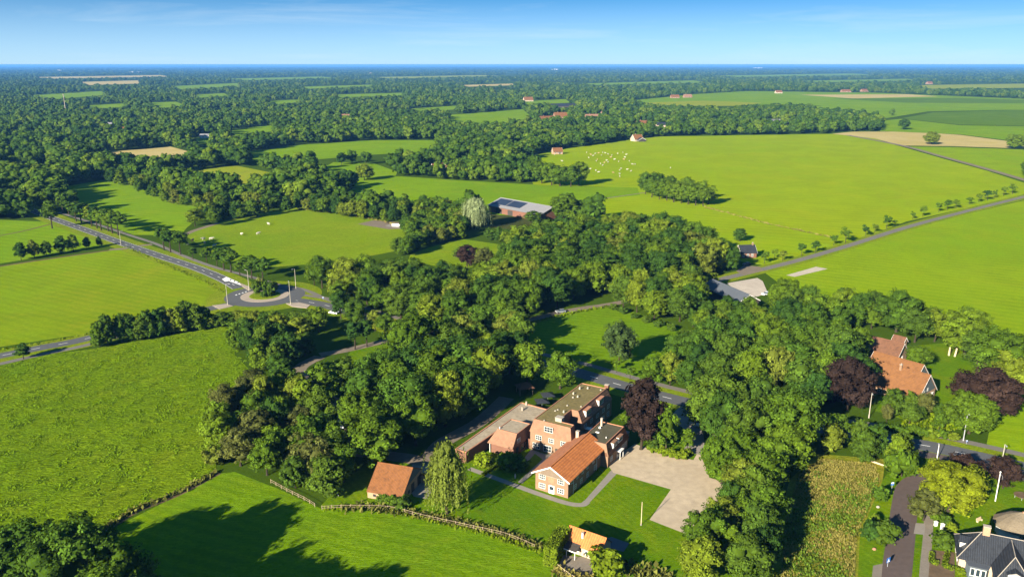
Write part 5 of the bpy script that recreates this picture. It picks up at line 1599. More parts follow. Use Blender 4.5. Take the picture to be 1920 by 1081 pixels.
zone([(1465, 690), (1500, 655), (1580, 675), (1640, 720), (1600, 775), (1530, 775), (1470, 755)], 9.4, (14, 17), 'leafy tree left of the dark beech near the farmhouse', 'wood left of the farm beech', ('broad',), (None, 'leaf_bush', None))
zone([(1225, 742), (1250, 722), (1290, 715), (1345, 735), (1335, 760), (1270, 758)], 6.8, (10, 14), 'leafy tree across the road from the copper beech', 'trees across the road', ('broad',), (None, 'leaf_bush'))
zone([(1320, 800), (1350, 775), (1420, 790), (1500, 800), (1530, 830), (1490, 860), (1420, 870), (1335, 850), (1312, 815)], 9.4, (15, 19), 'leafy tree in the belt above the gravel yard beside the road', 'belt above the gravel yard', ('broad', 'grand'), (None, 'leaf_bush', None))
zone([(1335, 872), (1380, 860), (1420, 880), (1480, 870), (1470, 930), (1420, 960), (1370, 940), (1345, 895), (1330, 880)], 8.4, (11, 15), 'leafy tree in the belt at the right side of the gravel yard', 'belt right of the gravel yard', ('broad',), ('leaf_bush', None, 'leaf_light'))
zone([(1365, 955), (1440, 965), (1450, 1030), (1400, 1120), (1300, 1110), (1310, 1050), (1345, 1000)], 7.2, (10, 13.5), 'leafy tree in the belt at the lower corner of the gravel yard', 'belt below the gravel yard', ('broad',), (None, 'leaf_bush', None))
zone([(1548, 850), (1570, 800), (1620, 815), (1700, 835), (1735, 862), (1720, 885), (1680, 880), (1630, 872), (1590, 872)], 6.8, (8, 11), 'feathery tree between the rough field and the road', 'trees above the rough field', ('shaggy',), ('leaf', 'leaf_bush', 'leaf'))
zone([(1540, 592), (1600, 588), (1650, 606), (1640, 622), (1580, 618), (1550, 606)], 7.5, (10, 14), 'leafy tree at the field edge behind the brown tiled barn', 'field edge behind the brown barn', ('broad',), (None, 'leaf_bush'))
zone([(1640, 610), (1720, 615), (1790, 640), (1850, 672), (1900, 700), (1930, 740), (1880, 740), (1800, 668), (1740, 650), (1680, 635)], 9.5, (11, 15), 'leafy tree in the belt behind the farm lawn', 'belt behind the farm lawn', ('broad',), (None, 'leaf_bush'))
zone([(1640, 790), (1655, 770), (1740, 775), (1790, 800), (1760, 808), (1690, 800)], 6.0, (4.5, 7.5), 'bushy tree in the front garden of the farmhouse', 'front garden of the farmhouse', ('broad',), ('leaf_bush', 'leaf_olive', None), keep=True)
zone([(740, 478), (770, 472), (800, 455), (860, 440), (870, 448), (790, 462), (765, 482)], 6.5, (8, 12), 'dark tree in the strip between pasture and clearing', 'strip between pasture and clearing', ('broad', 'shaggy'), (None,), mass=True)
zone([(770, 462), (760, 432), (860, 405), (880, 420), (870, 440), (800, 455)], 7.5, (9, 13), 'dark tree in the garden wood left of the silver willow', 'garden wood by the silver willow', ('broad', 'shaggy'), (None,), mass=True)
zone([(905, 448), (960, 446), (1040, 442), (1095, 440), (1000, 456), (950, 466)], 7.0, (6, 9), 'leafy tree in the planting below the solar panel barn', 'planting below the solar barn', ('broad',), (None, 'leaf_bush'), mass=True)
zone([(1180, 720), (1210, 735), (1250, 752), (1230, 752), (1190, 738)], 6, (6, 9), 'leafy tree on the verge across from the copper beech', 'verge trees by the copper beech', ('broad',), ('leaf_bush', None))
# bottom left corner and the trees just outside the picture that throw the long shadows
for px, py, H, R, lb in [(150, 1150, 20, 8.5, 'tallest crown in the near corner clump'), (60, 1130, 17, 7.5, 'crown at the edge of the near corner clump'), (225, 1155, 15, 6.5, 'lower crown on the right side of the near corner clump'), (20, 1085, 11, 5.0, 'low round crown on the meadow side of the near corner clump'), (250, 1120, 9, 4.6, 'low bright crown at the right end of the near corner clump')]:
    tp(px, py, H, 'grand' if H > 16 else 'broad', R, None, lb, name='corner_tree')
for x, y, H, R in [(-70, 114, 18, 7.5), (-60, 113, 17, 7), (-50, 110.5, 17.5, 7), (-42, 107, 16, 6), (-80, 104, 20, 8), (-35, 103, 14, 5.5), (-66, 98, 19, 8)]:
    tree(x, y, H, 'grand', R, None, 'tall tree beyond the lower edge that shades the mown meadow', group='trees shading the mown meadow', name='corner_tree')

# bushes and clipped shapes
for px, py, H, R, mat, lb in [(905, 873, 3.6, 2.8, 'leaf_hedge', 'bright rounded bush at the end of the low annex'), (950, 876, 4.2, 3.0, 'leaf', 'dark bush on the courtyard lawn'), (972, 880, 3.8, 2.6, 'leaf', 'rounded dark bush nearest the tiled wing on the courtyard lawn'),
                              (1134, 1076, 5.4, 3.6, 'leaf_hedge', 'large clipped round bush in front of the cottage'), (1650, 937, 3.4, 2.0, 'leaf', 'round shrub on the verge left of the brown lane'), (1641, 982, 2.2, 1.3, 'leaf', 'small dark shrub on the verge of the brown lane'),
                              (1632, 1012, 4.5, 2.3, 'leaf', 'leafy shrub beside the shadow on the brown lane'), (1658, 1018, 4.6, 2.6, 'leaf_bush', 'large spreading shrub overhanging the brown lane'), (1690, 893, 7.0, 3.8, 'leaf_light', 'bright shrub tree at the bend of the brown lane'),
                              (1765, 1026, 3.4, 2.2, 'leaf_bush', 'garden shrub with pale tips in front of the villa'), (1752, 975, 2.0, 1.1, 'leaf', 'dark clipped shrub at the footpath beside the white posts'), (1772, 985, 2.6, 1.3, 'leaf_bush', 'upright garden shrub behind the white posts'),
                              (1783, 998, 2.4, 1.2, 'leaf_hedge', 'light garden shrub between white posts and villa'), (1905, 880, 1.8, 1.3, 'leaf_hedge', 'small bright bush beside the purple tree at the road'), (1800, 1075, 1.4, 1.0, 'leaf_hedge', 'low clipped box at the villa corner'),
                              (718, 940, 2.0, 1.7, 'leaf_bush', 'leafy bush against the barn wall, left end'), (735, 944, 2.2, 1.9, 'leaf_light', 'bright bush against the middle of the barn wall'), (754, 950, 2.6, 2.2, 'leaf_bush', 'rounded bush at the barn corner'),
                              (1310, 700, 5, 3.0, 'leaf_bush', 'bush just behind the pale paddock posts'), (1172, 790, 2.4, 1.6, 'leaf', 'shrub between brick building and copper beech'), (400, 870, 4.5, 2.8, 'leaf', 'dark bush at the end of the meadow ditch')]:
    tp(px, py, H, 'bush', R, mat, lb, name='bush', cat='bush')
for k, (px, py) in enumerate([(1222, 845), (1236, 849), (1252, 855), (1266, 858), (1279, 860), (1288, 852)]):
    tp(px, py, random.uniform(1.6, 2.6), 'bush', random.uniform(1.2, 1.7), 'leaf_hedge', 'low bush in the border along the top of the gravel yard', group='bushes along the gravel yard', name='bush', cat='bush')
for px, py in [(1655, 806), (1672, 808), (1692, 812), (1712, 814), (1730, 818), (1748, 820), (1766, 822), (1785, 824)]:
    tp(px, py, random.uniform(1.8, 2.8), 'bush', random.uniform(1.6, 2.2), 'leaf', 'bush in the hedge between farm garden and road', group='farm garden hedge', name='bush', cat='bush')
for px, py in [(1150, 580), (1168, 588), (1190, 596), (1212, 604), (1235, 612), (1258, 620), (1280, 628), (1302, 632), (1325, 636)]:
    tp(px, py, random.uniform(2, 3.4), 'bush', random.uniform(1.8, 2.6), 'leaf_bush', 'bush in the border along the far side of the paddock', group='paddock border bushes', name='bush', cat='bush')


def hedge(name, label, pts, w, h, mat, cat='hedge', leaf=.3, dens=26):
    """a clipped hedge: leafy shell on a solid core"""
    e = empty(name, (*pts[0], 0), 0, label, cat)
    r = np.random.default_rng(len(name) + int(abs(pts[0][0]) * 10))
    P, N = [], []
    c = MB()
    o = Vector(pts[0])
    for i in range(len(pts) - 1):
        a, b_ = Vector(pts[i]) - o, Vector(pts[i + 1]) - o
        d = b_ - a; ln = d.length; t = d / ln; n = Vector((-t.y, t.x))
        m = int(ln * (w + 2 * h) * dens)
        s = r.uniform(0, ln, m); u = r.uniform(0, w + 2 * h, m)
        for k in range(m):
            if u[k] < h: z, off, nn = u[k], -w / 2, (-n.x, -n.y, .2)
            elif u[k] < h + w: z, off, nn = h, u[k] - h - w / 2, (0, 0, 1)
            else: z, off, nn = u[k] - h - w, w / 2, (n.x, n.y, .2)
            p = a + t * s[k] + n * off
            P.append((p.x, p.y, z)); N.append(nn)
        a2, b2 = (a + t * .3 if i == 0 else a), (b_ - t * .3 if i == len(pts) - 2 else b_)
        cc = [a2 - n * w * .42, a2 + n * w * .42, b2 + n * w * .42, b2 - n * w * .42]
        for e_, sgn, is_end in ((a, -1, i == 0), (b_, 1, i == len(pts) - 2)):
            if is_end:
                for k in range(int(w * h * dens * 1.4)):
                    p = e_ + n * r.uniform(-w / 2, w / 2) + t * sgn * .12
                    P.append((p.x, p.y, r.uniform(0, h))); N.append((t.x * sgn, t.y * sgn, .2))
        c.prism([(p.x, p.y) for p in cc], 0, h * .93)
    P = np.array(P) + r.normal(size=(len(P), 3)) * .1
    N = np.array(N) + r.normal(size=(len(P), 3)) * .45
    me = make_leaf_mesh('foliage', P, N, leaf, r.uniform(.2, .8, len(P)), M[mat], r)
    f = bpy.data.objects.new('foliage', me); COL.objects.link(f); f.parent = e
    c.build('inner_branches', M['leaf_bush'], e)
    return e


hedge('clipped_hedge', 'tall bright clipped hedge leaning along the cottage', [A2((1031, 1062)), A2((1043, 1040)), A2((1058, 1022))], 2.8, 4.6, 'leaf_hedge')
hedge('box_hedge', 'low curved box hedge in the villa garden, upper one', [A2((1747, 1040)), A2((1746, 1055)), A2((1758, 1058))], .9, .8, 'leaf_hedge', dens=50, leaf=.2)
hedge('box_hedge', 'low box hedge around the planting beside the villa wall', [A2((1776, 1040)), A2((1770, 1062)), A2((1786, 1068))], .9, .8, 'leaf_hedge', dens=50, leaf=.2)
hedge('low_hedge', 'low hedge along the path end of the courtyard lawn', [A2((905, 892)), A2((932, 872))], .8, .7, 'leaf_hedge', dens=50, leaf=.2)

# --- the mid distance: trees that still show singly, then one far wood
zone([(195, 340), (240, 338), (400, 380), (490, 386), (556, 386), (540, 398), (470, 410), (400, 425), (350, 427), (376, 405), (330, 388), (215, 350)], 8.0, (8.5, 13), 'dark tree in the thick hedge between the two left fields', 'thick hedge between the left fields', ('broad', 'shaggy'), (None, None, 'leaf_bush'), cap=70, mass=True)
zone([(545, 382), (600, 388), (700, 408), (790, 395), (850, 395), (862, 408), (800, 420), (750, 420), (640, 408), (560, 395)], 8.5, (9, 14), 'dark tree in the belt above the cow pasture', 'belt above the cow pasture', ('broad', 'shaggy'), (None, None), cap=45, mass=True)

# --- the rest of the woods as one mass, thinning out towards the horizon
OPEN_B = [(min(p[0] for p in w), max(p[0] for p in w), min(p[1] for p in w), max(p[1] for p in w), w) for w in OPEN]
ZB = [(min(p[0] for p in w), max(p[0] for p in w), min(p[1] for p in w), max(p[1] for p in w), w) for w in ZONES]
for ln, d in ((smooth(wpoly([(1590, 254), (1690, 273), (1760, 292), (1850, 317), (1950, 346)])), 12),):
    LINES.append((ln, d))


def hits(x, y, bs):
    for x0, x1, y0, y1, w in bs:
        if x0 <= x <= x1 and y0 <= y <= y1 and inside(x, y, w): return True
    return False


CPX = [(min(p[0] for p in w), max(p[0] for p in w), min(p[1] for p in w), max(p[1] for p in w), w) for w in SEEN]


def pix(x, y, z):
    dz = z - CAM_H
    f = y * CP - dz * SP
    return (960 + FOC * x / f, 540.5 - FOC * (y * SP + dz * CP) / f)


def vnoise(x, y, s, seed=0):
    x, y = x / s, y / s
    xi, yi = math.floor(x), math.floor(y)
    fx, fy = x - xi, y - yi
    fx, fy = fx * fx * (3 - 2 * fx), fy * fy * (3 - 2 * fy)

    def h(a, b):
        n = math.sin(a * 127.1 + b * 311.7 + seed * 74.7) * 43758.5453
        return n - math.floor(n)
    return (h(xi, yi) * (1 - fx) + h(xi + 1, yi) * fx) * (1 - fy) + (h(xi, yi + 1) * (1 - fx) + h(xi + 1, yi + 1) * fx) * fy


RIGHT = wpoly([(1380, 262), (1560, 250), (1700, 240), (1990, 200), (1990, 360), (1560, 500)])
pos, scl, rot_, idx = [], [], [], []
y = 520.0
while y < 26000:
    ds = max(8.0, .018 * y)
    dl = max(8.5, .0048 * y)
    x = -.72 * y - 40
    while x < .72 * y + 40:
        px, py = x + random.uniform(-.5, .5) * dl, y + random.uniform(-.5, .5) * ds
        x += dl
        if hits(px, py, OPEN_B) or hits(px, py, ZB): continue
        if py < 1250 and inside(px, py, RIGHT): continue
        if py > 800 and any(hits(*pix(px, py, zz), CPX) for zz in (12.5, 6)): continue      # the openings stay open
        if py < 1500 and (any((px - a) ** 2 + (py - c) ** 2 < (r + 2.5) ** 2 for a, c, r in TREES[-600:]) or not clear(px, py, 2)): continue
        if py > 2300:
            v = vnoise(px, py * .55, 420, 1) * .65 + vnoise(px, py * .55, 170, 2) * .35
            if v < .36: continue
        elif py > 1500:
            v = vnoise(px, py * .7, 210, 3)
            if v < .13: continue
        k = 1.0 if py < 2500 else 1.0 + min(.7, (py - 2500) / 9000)
        pos.append((px, py, 0)); s = random.uniform(.62, 1.28)
        scl.append((s * k * random.uniform(.9, 1.15) * (1 if py < 2500 else 1.15), s * k * 1.1, s * min(k, 1.15)))
        rot_.append(random.uniform(0, 6.283)); idx.append(random.randrange(5))
    y += ds
KI = {}
for kd, n0 in (('broad', 8), ('shaggy', 4), ('grand', 4)):
    KI[kd] = 5 + sum(v for k, v in (('broad', 8), ('shaggy', 4), ('grand', 4))[:('broad', 'shaggy', 'grand').index(kd)])
for x, y_, H, kd, Rr in MASS:
    v = random.randrange(len(KINDS[kd]))
    _, _, H0, R0 = KINDS[kd][v]
    pos.append((x, y_, 0)); scl.append((Rr / R0, Rr / R0, H / H0)); rot_.append(random.uniform(0, 6.283)); idx.append(KI[kd] + v)
me = bpy.data.meshes.new('far_woods')
me.from_pydata(pos, [], [])
a = me.attributes.new('tree_scale', 'FLOAT_VECTOR', 'POINT'); a.data.foreach_set('vector', np.array(scl, dtype=np.float32).ravel())
a = me.attributes.new('tree_turn', 'FLOAT_VECTOR', 'POINT'); a.data.foreach_set('vector', np.array([(0, 0, r) for r in rot_], dtype=np.float32).ravel())
a = me.attributes.new('tree_kind', 'INT', 'POINT'); a.data.foreach_set('value', np.array(idx, dtype=np.int32))
woods = bpy.data.objects.new('far_woods', me)
COL.objects.link(woods)
tag(woods, kind='stuff')
# five real trees of the mid distance lend their crowns to the mass
SRC = []
for k, (px, py, lb) in enumerate([(640, 309, 'left one of three loose trees on the far side of the small middle field'), (660, 306, 'middle one of three loose trees on the far side of the small middle field'), (686, 308, 'right one of three loose trees on the far side of the small middle field'),
                                  (1478, 206, 'small round tree before the far green fields'), (1672, 217, 'round tree at the left edge of the dark crop strip')]):
    e = tp(px, py, 14, 'low', 6.0, None, lb, name='field_tree', var=k)
    SRC.append([c for c in e.children if c.name.startswith('crown')][0])
crowns_of = {}
for o in COL.objects:
    if o.name.startswith('crown') and o.parent and o.data.name not in crowns_of: crowns_of[o.data.name] = o
for kd in ('broad', 'shaggy', 'grand'):
    for cm, tm, H0, R0 in KINDS[kd]: SRC.append(crowns_of.get(cm.name, crowns_of[KINDS['broad'][0][0].name]))
ng = bpy.data.node_groups.new('woods', 'GeometryNodeTree')
ng.interface.new_socket('Geometry', in_out='INPUT', socket_type='NodeSocketGeometry')
ng.interface.new_socket('Geometry', in_out='OUTPUT', socket_type='NodeSocketGeometry')
N_ = ng.nodes.new
gi, go = N_('NodeGroupInput'), N_('NodeGroupOutput')
g2i = N_('GeometryNodeGeometryToInstance')
for s in reversed(SRC):
    oi = N_('GeometryNodeObjectInfo'); oi.transform_space = 'ORIGINAL'; oi.inputs['Object'].default_value = s
    ng.links.new(oi.outputs['Geometry'], g2i.inputs[0])
iop = N_('GeometryNodeInstanceOnPoints'); iop.inputs['Pick Instance'].default_value = True


def named(nm, typ):
    n = N_('GeometryNodeInputNamedAttribute'); n.data_type = typ; n.inputs['Name'].default_value = nm
    return n.outputs['Attribute']


ng.links.new(gi.outputs[0], iop.inputs['Points'])
ng.links.new(g2i.outputs[0], iop.inputs['Instance'])
ng.links.new(named('tree_kind', 'INT'), iop.inputs['Instance Index'])
ng.links.new(named('tree_turn', 'FLOAT_VECTOR'), iop.inputs['Rotation'])
ng.links.new(named('tree_scale', 'FLOAT_VECTOR'), iop.inputs['Scale'])
ng.links.new(iop.outputs[0], go.inputs[0])
woods.modifiers.new('woods', 'NODES').node_group = ng
print('FAR', len(pos), 'TREES', N_TREES[0])


# ------------------------------------------------------------------ grass, herbs and field edges
def tufts(name, pts, h, mat, seed=1, w=.35, lean=.25):
    """blades standing on the given points"""
    r = np.random.default_rng(seed)
    n = len(pts)
    P = np.array([(x, y, 0.0) for x, y in pts])
    hh = h * r.uniform(.5, 1.35, n)
    P[:, 2] = hh * .42
    a = r.uniform(0, 6.283, n)
    N = np.stack([np.cos(a), np.sin(a), r.uniform(.2, .9, n)], axis=1) + np.array([-.2, -.3, 0])
    me = make_leaf_mesh(name, P, N, 1.0, np.clip(r.normal(.5, .2, n), 0, 1), M[mat], r, w / h, hang=True)
    # give every blade its own height
    co = np.empty(len(me.vertices) * 3, dtype=np.float32); me.vertices.foreach_get('co', co); co = co.reshape(n, 5, 3)
    c = P[:, None, :]
    co = c + (co - c) * (hh[:, None, None] * 1.0)
    co[:, :, 2] = np.maximum(co[:, :, 2], 0.0)
    me.vertices.foreach_set('co', co.ravel().astype(np.float32)); me.update()
    o = bpy.data.objects.new(name, me); COL.objects.link(o)
    tag(o, kind='stuff')
    return o


def scatter(pix, dens, world=False):
    w = pix if world else wpoly(pix)
    x0, x1 = min(p[0] for p in w), max(p[0] for p in w)
    y0, y1 = min(p[1] for p in w), max(p[1] for p in w)
    n = int((x1 - x0) * (y1 - y0) * dens)
    X_, Y_ = rng.uniform(x0, x1, n), rng.uniform(y0, y1, n)
    return [(x, y) for x, y in zip(X_, Y_) if inside(x, y, w)]


def along(pix, w, dens):
    ln = smooth(wpoly(pix), 12)
    out = []
    for i in range(len(ln) - 1):
        a, c = Vector(ln[i]), Vector(ln[i + 1])
        d = c - a
        if d.length < 1e-3: continue
        n = Vector((-d.y, d.x)).normalized()
        for _ in range(np.random.poisson(d.length * w * dens)):
            p = a + d * random.random() + n * random.gauss(0, w * .3)
            out.append((p.x, p.y))
    return out


np.random.seed(3)
RG = scatter([(1462, 1100), (1472, 980), (1497, 890), (1540, 860), (1640, 870), (1650, 900), (1625, 960), (1606, 1010), (1602, 1100)], 26)
dry = [vnoise(x, y, 9, 5) * .55 + vnoise(x, y, 3, 6) * .45 + (x - 70) * .004 + random.gauss(0, .13) for x, y in RG]
tufts('rough_grass', [p for p, d in zip(RG, dry) if d > .46], .42, 'blade_dry', 4, .2)
tufts('rough_herbs', [p for p, d in zip(RG, dry) if d <= .44][::2], .5, 'leaf_bush', 5, .35)
MG = [p for p in scatter([(-60, 1000), (-60, 690), (165, 660), (420, 612), (490, 716), (405, 850), (400, 880), (185, 998)], 9) if vnoise(p[0] + 1.5 * vnoise(p[0], p[1], 2.5, 9), p[1] * .55, 1.9, 8) > .62]
tufts('meadow_grass', MG, .3, 'meadow_blade', 6, .3)
tufts('fence_herbs', along([(640, 955), (690, 952), (780, 965), (880, 985), (950, 1003), (1015, 1028)], 2.6, 9), .9, 'blade_brown', 7, .5)
tufts('fence_herbs', along([(606, 956), (690, 950), (790, 972), (900, 997), (1015, 1036)], 1.6, 8), .6, 'blade', 8, .45)
tufts('ditch_grass', along([(410, 884), (330, 926), (255, 956), (190, 996), (100, 1050)], 1.6, 9), .9, 'blade_brown', 9, .5)
tufts('verge_herbs', along([(236, 463), (300, 492), (380, 526), (420, 548)], 3, 1.0), .6, 'blade', 10, .7)
tufts('verge_herbs', along([(0, 656), (90, 642), (170, 624)], 2.5, 1.0), .6, 'blade', 11, .7)
tufts('cottage_herbs', along([(1040, 1068), (1070, 1082), (1110, 1090)], 3.0, 10), 1.0, 'blade_dry', 12, .5)
tufts('lawn_edge_herbs', along([(1165, 1060), (1200, 1075), (1260, 1085)], 4.0, 7), 1.0, 'blade_brown', 13, .6)
tufts('garden_herbs', scatter([(1690, 800), (1700, 775), (1760, 775), (1800, 805), (1760, 815)], 3), .8, 'blade', 14, .6)
tufts('paddock_herbs', along([(1000, 606), (1050, 592), (1140, 575)], 2.0, 4), .9, 'blade', 15, .6)
tufts('field_edge_grass', along([(1320, 388), (1440, 419), (1560, 445)], 2.5, 1.0), .8, 'blade_dry', 16, 1.2)
tufts('field_edge_grass', along([(560, 392), (650, 402), (740, 420)], 4, .8), .9, 'blade_dry', 17, 1.2)


# ------------------------------------------------------------------ fences, posts, lamps, signs
def fence(name, label, pts, mat='post', h=1.15, step=2.6, rails=(.45, .95), r=.07, rr=.045):
    o = Vector(pts[0])
    e = empty(name, (*pts[0], 0), 0, label, 'fence')
    rb = [MB() for _ in rails]
    carry = 0.0
    first = None
    prev = None
    for i in range(len(pts) - 1):
        a, c = Vector(pts[i]) - o, Vector(pts[i + 1]) - o
        ln = (c - a).length
        t = (c - a) / ln
        s = carry
        while s < ln:
            p = a + t * s
            b = MB(); b.tube((p.x, p.y, -.05), (p.x, p.y, h), r, r * .9, 7)
            b.build('post', M[mat], e)
            if prev is not None:
                for q, z in zip(rb, rails): q.tube((prev.x, prev.y, z), (p.x, p.y, z), rr, rr, 5)
            prev = p
            s += step
        carry = s - ln
    for q in rb: q.build('rail', M[mat], e)
    return e


fence('wooden_fence', 'weathered post and rail fence between mown meadow and lawn', smooth(wpoly([(604, 955), (650, 953), (730, 955), (790, 970), (880, 990), (950, 1006), (1012, 1032)]), 6), 'post', 1.15, 2.2)
fence('wooden_fence', 'thin fence along the lower edge of the left wood', smooth(wpoly([(508, 905), (545, 925), (575, 940), (598, 955)]), 4), 'post', 1.1, 2.2)
fence('garden_fence', 'short pale garden fence in front of the cottage', wpoly([(1042, 1062), (1062, 1078), (1080, 1090)]), 'post_pale', 1.0, 1.4)
for k, (px, py) in enumerate([(1264, 697), (1271, 698), (1282, 693), (1293, 686), (1303, 680)]):
    e = empty('timber_post', (*A2((px, py)), 0), .5, ['first and shortest of the pale timber posts by the paddock', 'second of the pale timber posts by the paddock', 'middle one of the pale timber posts by the paddock', 'fourth of the pale timber posts by the paddock', 'last pale timber post by the paddock, against the bushes'][k], 'post')
    b = MB(); b.box(-.28, -.28, 0, .28, .28, 2.2 if k else 1.5); b.build('shaft', M['post_pale'], e)
    b = MB(); b.box(-.34, -.34, 2.202 if k else 1.502, .34, .34, 2.34 if k else 1.64); b.build('cap', M['stone'], e)
b = MB()
pts = [at(1266, 697), at(1282, 693), at(1303, 680)]
for i in range(2):
    for z in (.7, 1.3): b.tube((pts[i].x, pts[i].y, z), (pts[i + 1].x, pts[i + 1].y, z), .07)
tag(b.build('timber_rail', M['post']), 'brown rails running between the pale timber posts', 'rail')
for k, (px, py) in enumerate([(1779, 666), (1790, 668)]):
    e = empty('carved_post', (*A2((px, py)), 0), 0, ['left one of two tall carved wooden posts on the farm lawn', 'right and leaning one of two tall carved wooden posts on the farm lawn'][k], 'post')
    b = MB(); b.tube((0, 0, 0), (.3 * k, 0, 2.4), .34, .28, 10); b.build('shaft', M['post_pale'], e)
    b = MB(); b.tube((.3 * k, 0, 2.4), (.3 * k, 0, 2.6), .22, .2, 10); b.ball((.3 * k, 0, 2.85), .32, 0); b.build('head', M['post_pale'], e)


def lamp(px, py, h, label, mat='pole', arm=1.2, ang=0.0, group=None):
    e = empty('street_lamp', (*A2((px, py)), 0), ang, label, 'street lamp', group)
    b = MB(); b.tube((0, 0, 0), (0, 0, 1.1), .17, .16, 8); b.tube((0, 0, 1.1), (0, 0, h), .13, .08, 8); b.build('pole', M[mat], e)
    b = MB(); b.tube((0, 0, h), (arm, 0, h + .15), .06, .05, 6); b.build('arm', M[mat], e)
    b = MB(); b.prism([(arm - .1, -.16), (arm + .65, -.12), (arm + .65, .12), (arm - .1, .16)], h + .06, h + .22); b.build('lamp_head', M['steel'], e)
    return e


lamp(427, 572, 9.5, 'pale street lamp on the left arm of the roundabout')
lamp(467, 545, 9.5, 'pale street lamp on the splitter island before the roundabout', ang=2.5)
lamp(555, 541, 9.5, 'pale street lamp beyond the roundabout at the wood edge', ang=-2)
lamp(545, 571, 10, 'pale street lamp on the island right of the roundabout', ang=2)
lamp(227, 459, 8, 'pale lamp post beside the main road at the field crossing', ang=.6)
lamp(1806, 826, 8.5, 'grey street lamp on the verge in front of the light green tree', 'steel', ang=-1.9)
lamp(1629, 783, 8, 'pale street lamp at the farm garden edge', ang=-1.9)
lamp(1756, 864, 4.5, 'short white lamp post beside the road behind the golden tree', 'white', .4, ang=1.2)
lamp(1878, 868, 5.5, 'pale lamp post on the far side of the round purple tree', ang=-1.9)
e = empty('flag_pole', (*A2((1866, 939)), 0), 0, 'tall thick white pole on the garden lawn above the thatched house', 'pole')
b = MB(); b.tube((0, 0, 0), (0, 0, 7.6), .13, .09, 10); b.build('shaft', M['white'], e)
b = MB(); b.ball((0, 0, 7.7), .2); b.build('cap', M['white'], e)
b = MB(); b.tube((.1, 0, 7.2), (.75, .1, 6.5), .03, .03, 5); b.tube((.75, .1, 6.5), (.9, .1, 5.6), .03, .02, 5); b.build('cord', M['steel'], e)
e = empty('lawn_pole', (*A2((1202, 984)), 0), 0, 'thin straight wooden pole standing alone on the lawn beside the gravel', 'pole')
b = MB(); b.tube((0, 0, 0), (0, 0, 5.9), .10, .07, 8); b.build('shaft', M['post_pale'], e)
b = MB(); b.tube((0, 0, 0), (0, 0, .3), .2, .18, 8); b.build('foot', M['concrete'], e)
e = empty('transmission_mast', (*A2((124, 214)), 0), 0, 'slender pale mast rising out of the far woodland', 'mast')
b = MB(); b.tube((0, 0, 0), (0, 0, 38), .9, .5, 8); b.build('shaft', M['stone'], e)
b = MB(); b.tube((0, 0, 38), (0, 0, 41), 1.0, 1.0, 8); b.build('top_drum', M['stone'], e)


def sign(px, py, label, h=2.3, w=.8, ang=0.3, white=True):
    e = empty('road_sign', (*A2((px, py)), 0), ang, label, 'sign')
    b = MB(); b.tube((0, .03, 0), (0, .03, h), .05, .05, 6); b.build('pole', M['steel'], e)
    b = MB(); b.obox((-w / 2, 0, h - w), X, w, NY, .04, w, 0)
    o = b.build('plate', M['blue'], e)
    b = MB()
    if white:
        b.poly([(-w * .36, -.046, h - w * .9), (w * .36, -.046, h - w * .9), (0, -.046, h - w * .12)])
    else:
        b.poly([(-w * .42, -.046, h - w * .5), (w * .42, -.046, h - w * .5), (w * .42, -.046, h - w * .06), (-w * .42, -.046, h - w * .06)])
    b.build('symbol', M['marking'], o)
    return e


sign(1664, 1062, 'square blue sign with white triangle standing on the brown lane', 2.2, 1.1, .5)
sign(1671, 924, 'blue and white sign on a thin post at the bend of the brown lane', 3.0, .8, .2, False)
sign(1812, 832, 'small blue sign on the verge by the grey street lamp', 1.2, .5, .2, False)
sign(606, 563, 'little blue and white sign at the path crossing beside the roundabout', 1.6, .6, .1, False)
for k, (px, py) in enumerate([(1754, 985), (1766, 993)]):
    e = empty('gate_post', (*A2((px, py)), 0), .2, ['smaller white gate post at the garden entrance', 'taller white gate post at the garden entrance'][k], 'gate post')
    b = MB(); b.box(-.3, -.25, 0, .3, .25, 1.0 + .5 * k); b.build('shaft', M['white'], e)
    b = MB(); b.box(-.36, -.31, 1.002 + .5 * k, .36, .31, 1.12 + .5 * k); b.build('cap', M['white'], e)
e = empty('garden_statue', (*A2((966, 896)), 0), 0, 'little pale pink statue on the courtyard lawn beside the path', 'statue')
b = MB(); b.box(-.2, -.2, 0, .2, .2, .3); b.build('plinth', M['stone'], e)
b = MB(); b.tube((0, 0, .3), (0, 0, .95), .2, .13, 10); b.tube((0, 0, .95), (0, 0, 1.05), .13, .07, 10); b.ball((0, 0, 1.17), .13); b.tube((-.13, 0, .9), (-.2, -.1, .55), .05, .04, 6); b.tube((.13, 0, .9), (.2, -.1, .55), .05, .04, 6); b.build('figure', M['pink'], e)
e = empty('garden_bench', (*A2((1836, 977)), 0), .5, 'wooden garden bench beside the thatched house', 'bench')
b = MB(); b.box(-.9, -.25, .42, .9, .25, .48); b.build('seat', M['post_pale'], e)
b = MB(); b.box(-.9, .22, .5, .9, .28, .95); b.build('backrest', M['post_pale'], e)
for x in (-.8, .74): b = MB(); b.box(x, -.22, 0, x + .07, .22, .418); b.build('leg', M['post_pale'], e)
e = empty('hay_rake', (*A2((628, 925)), 0), .6, 'old metal farm implement in the shade at the wood edge by the fence', 'farm implement')
b = MB(); b.tube((-1.6, 0, .9), (1.6, 0, .9), .09); b.tube((0, 0, .9), (0, -2.4, .6), .08); b.build('frame', M['steel'], e)
for x in (-1.5, 1.5):
    b = MB(); b.tube((x, -.06, .7), (x, .06, .7), .5, .5, 16); b.build('wheel', M['black'], e)
b = MB()
for i in range(12): b.tube((-1.45 + i * .26, 0, .9), (-1.45 + i * .26, .7, .15), .03, .02, 4)
b.build('tines', M['pole'], e)
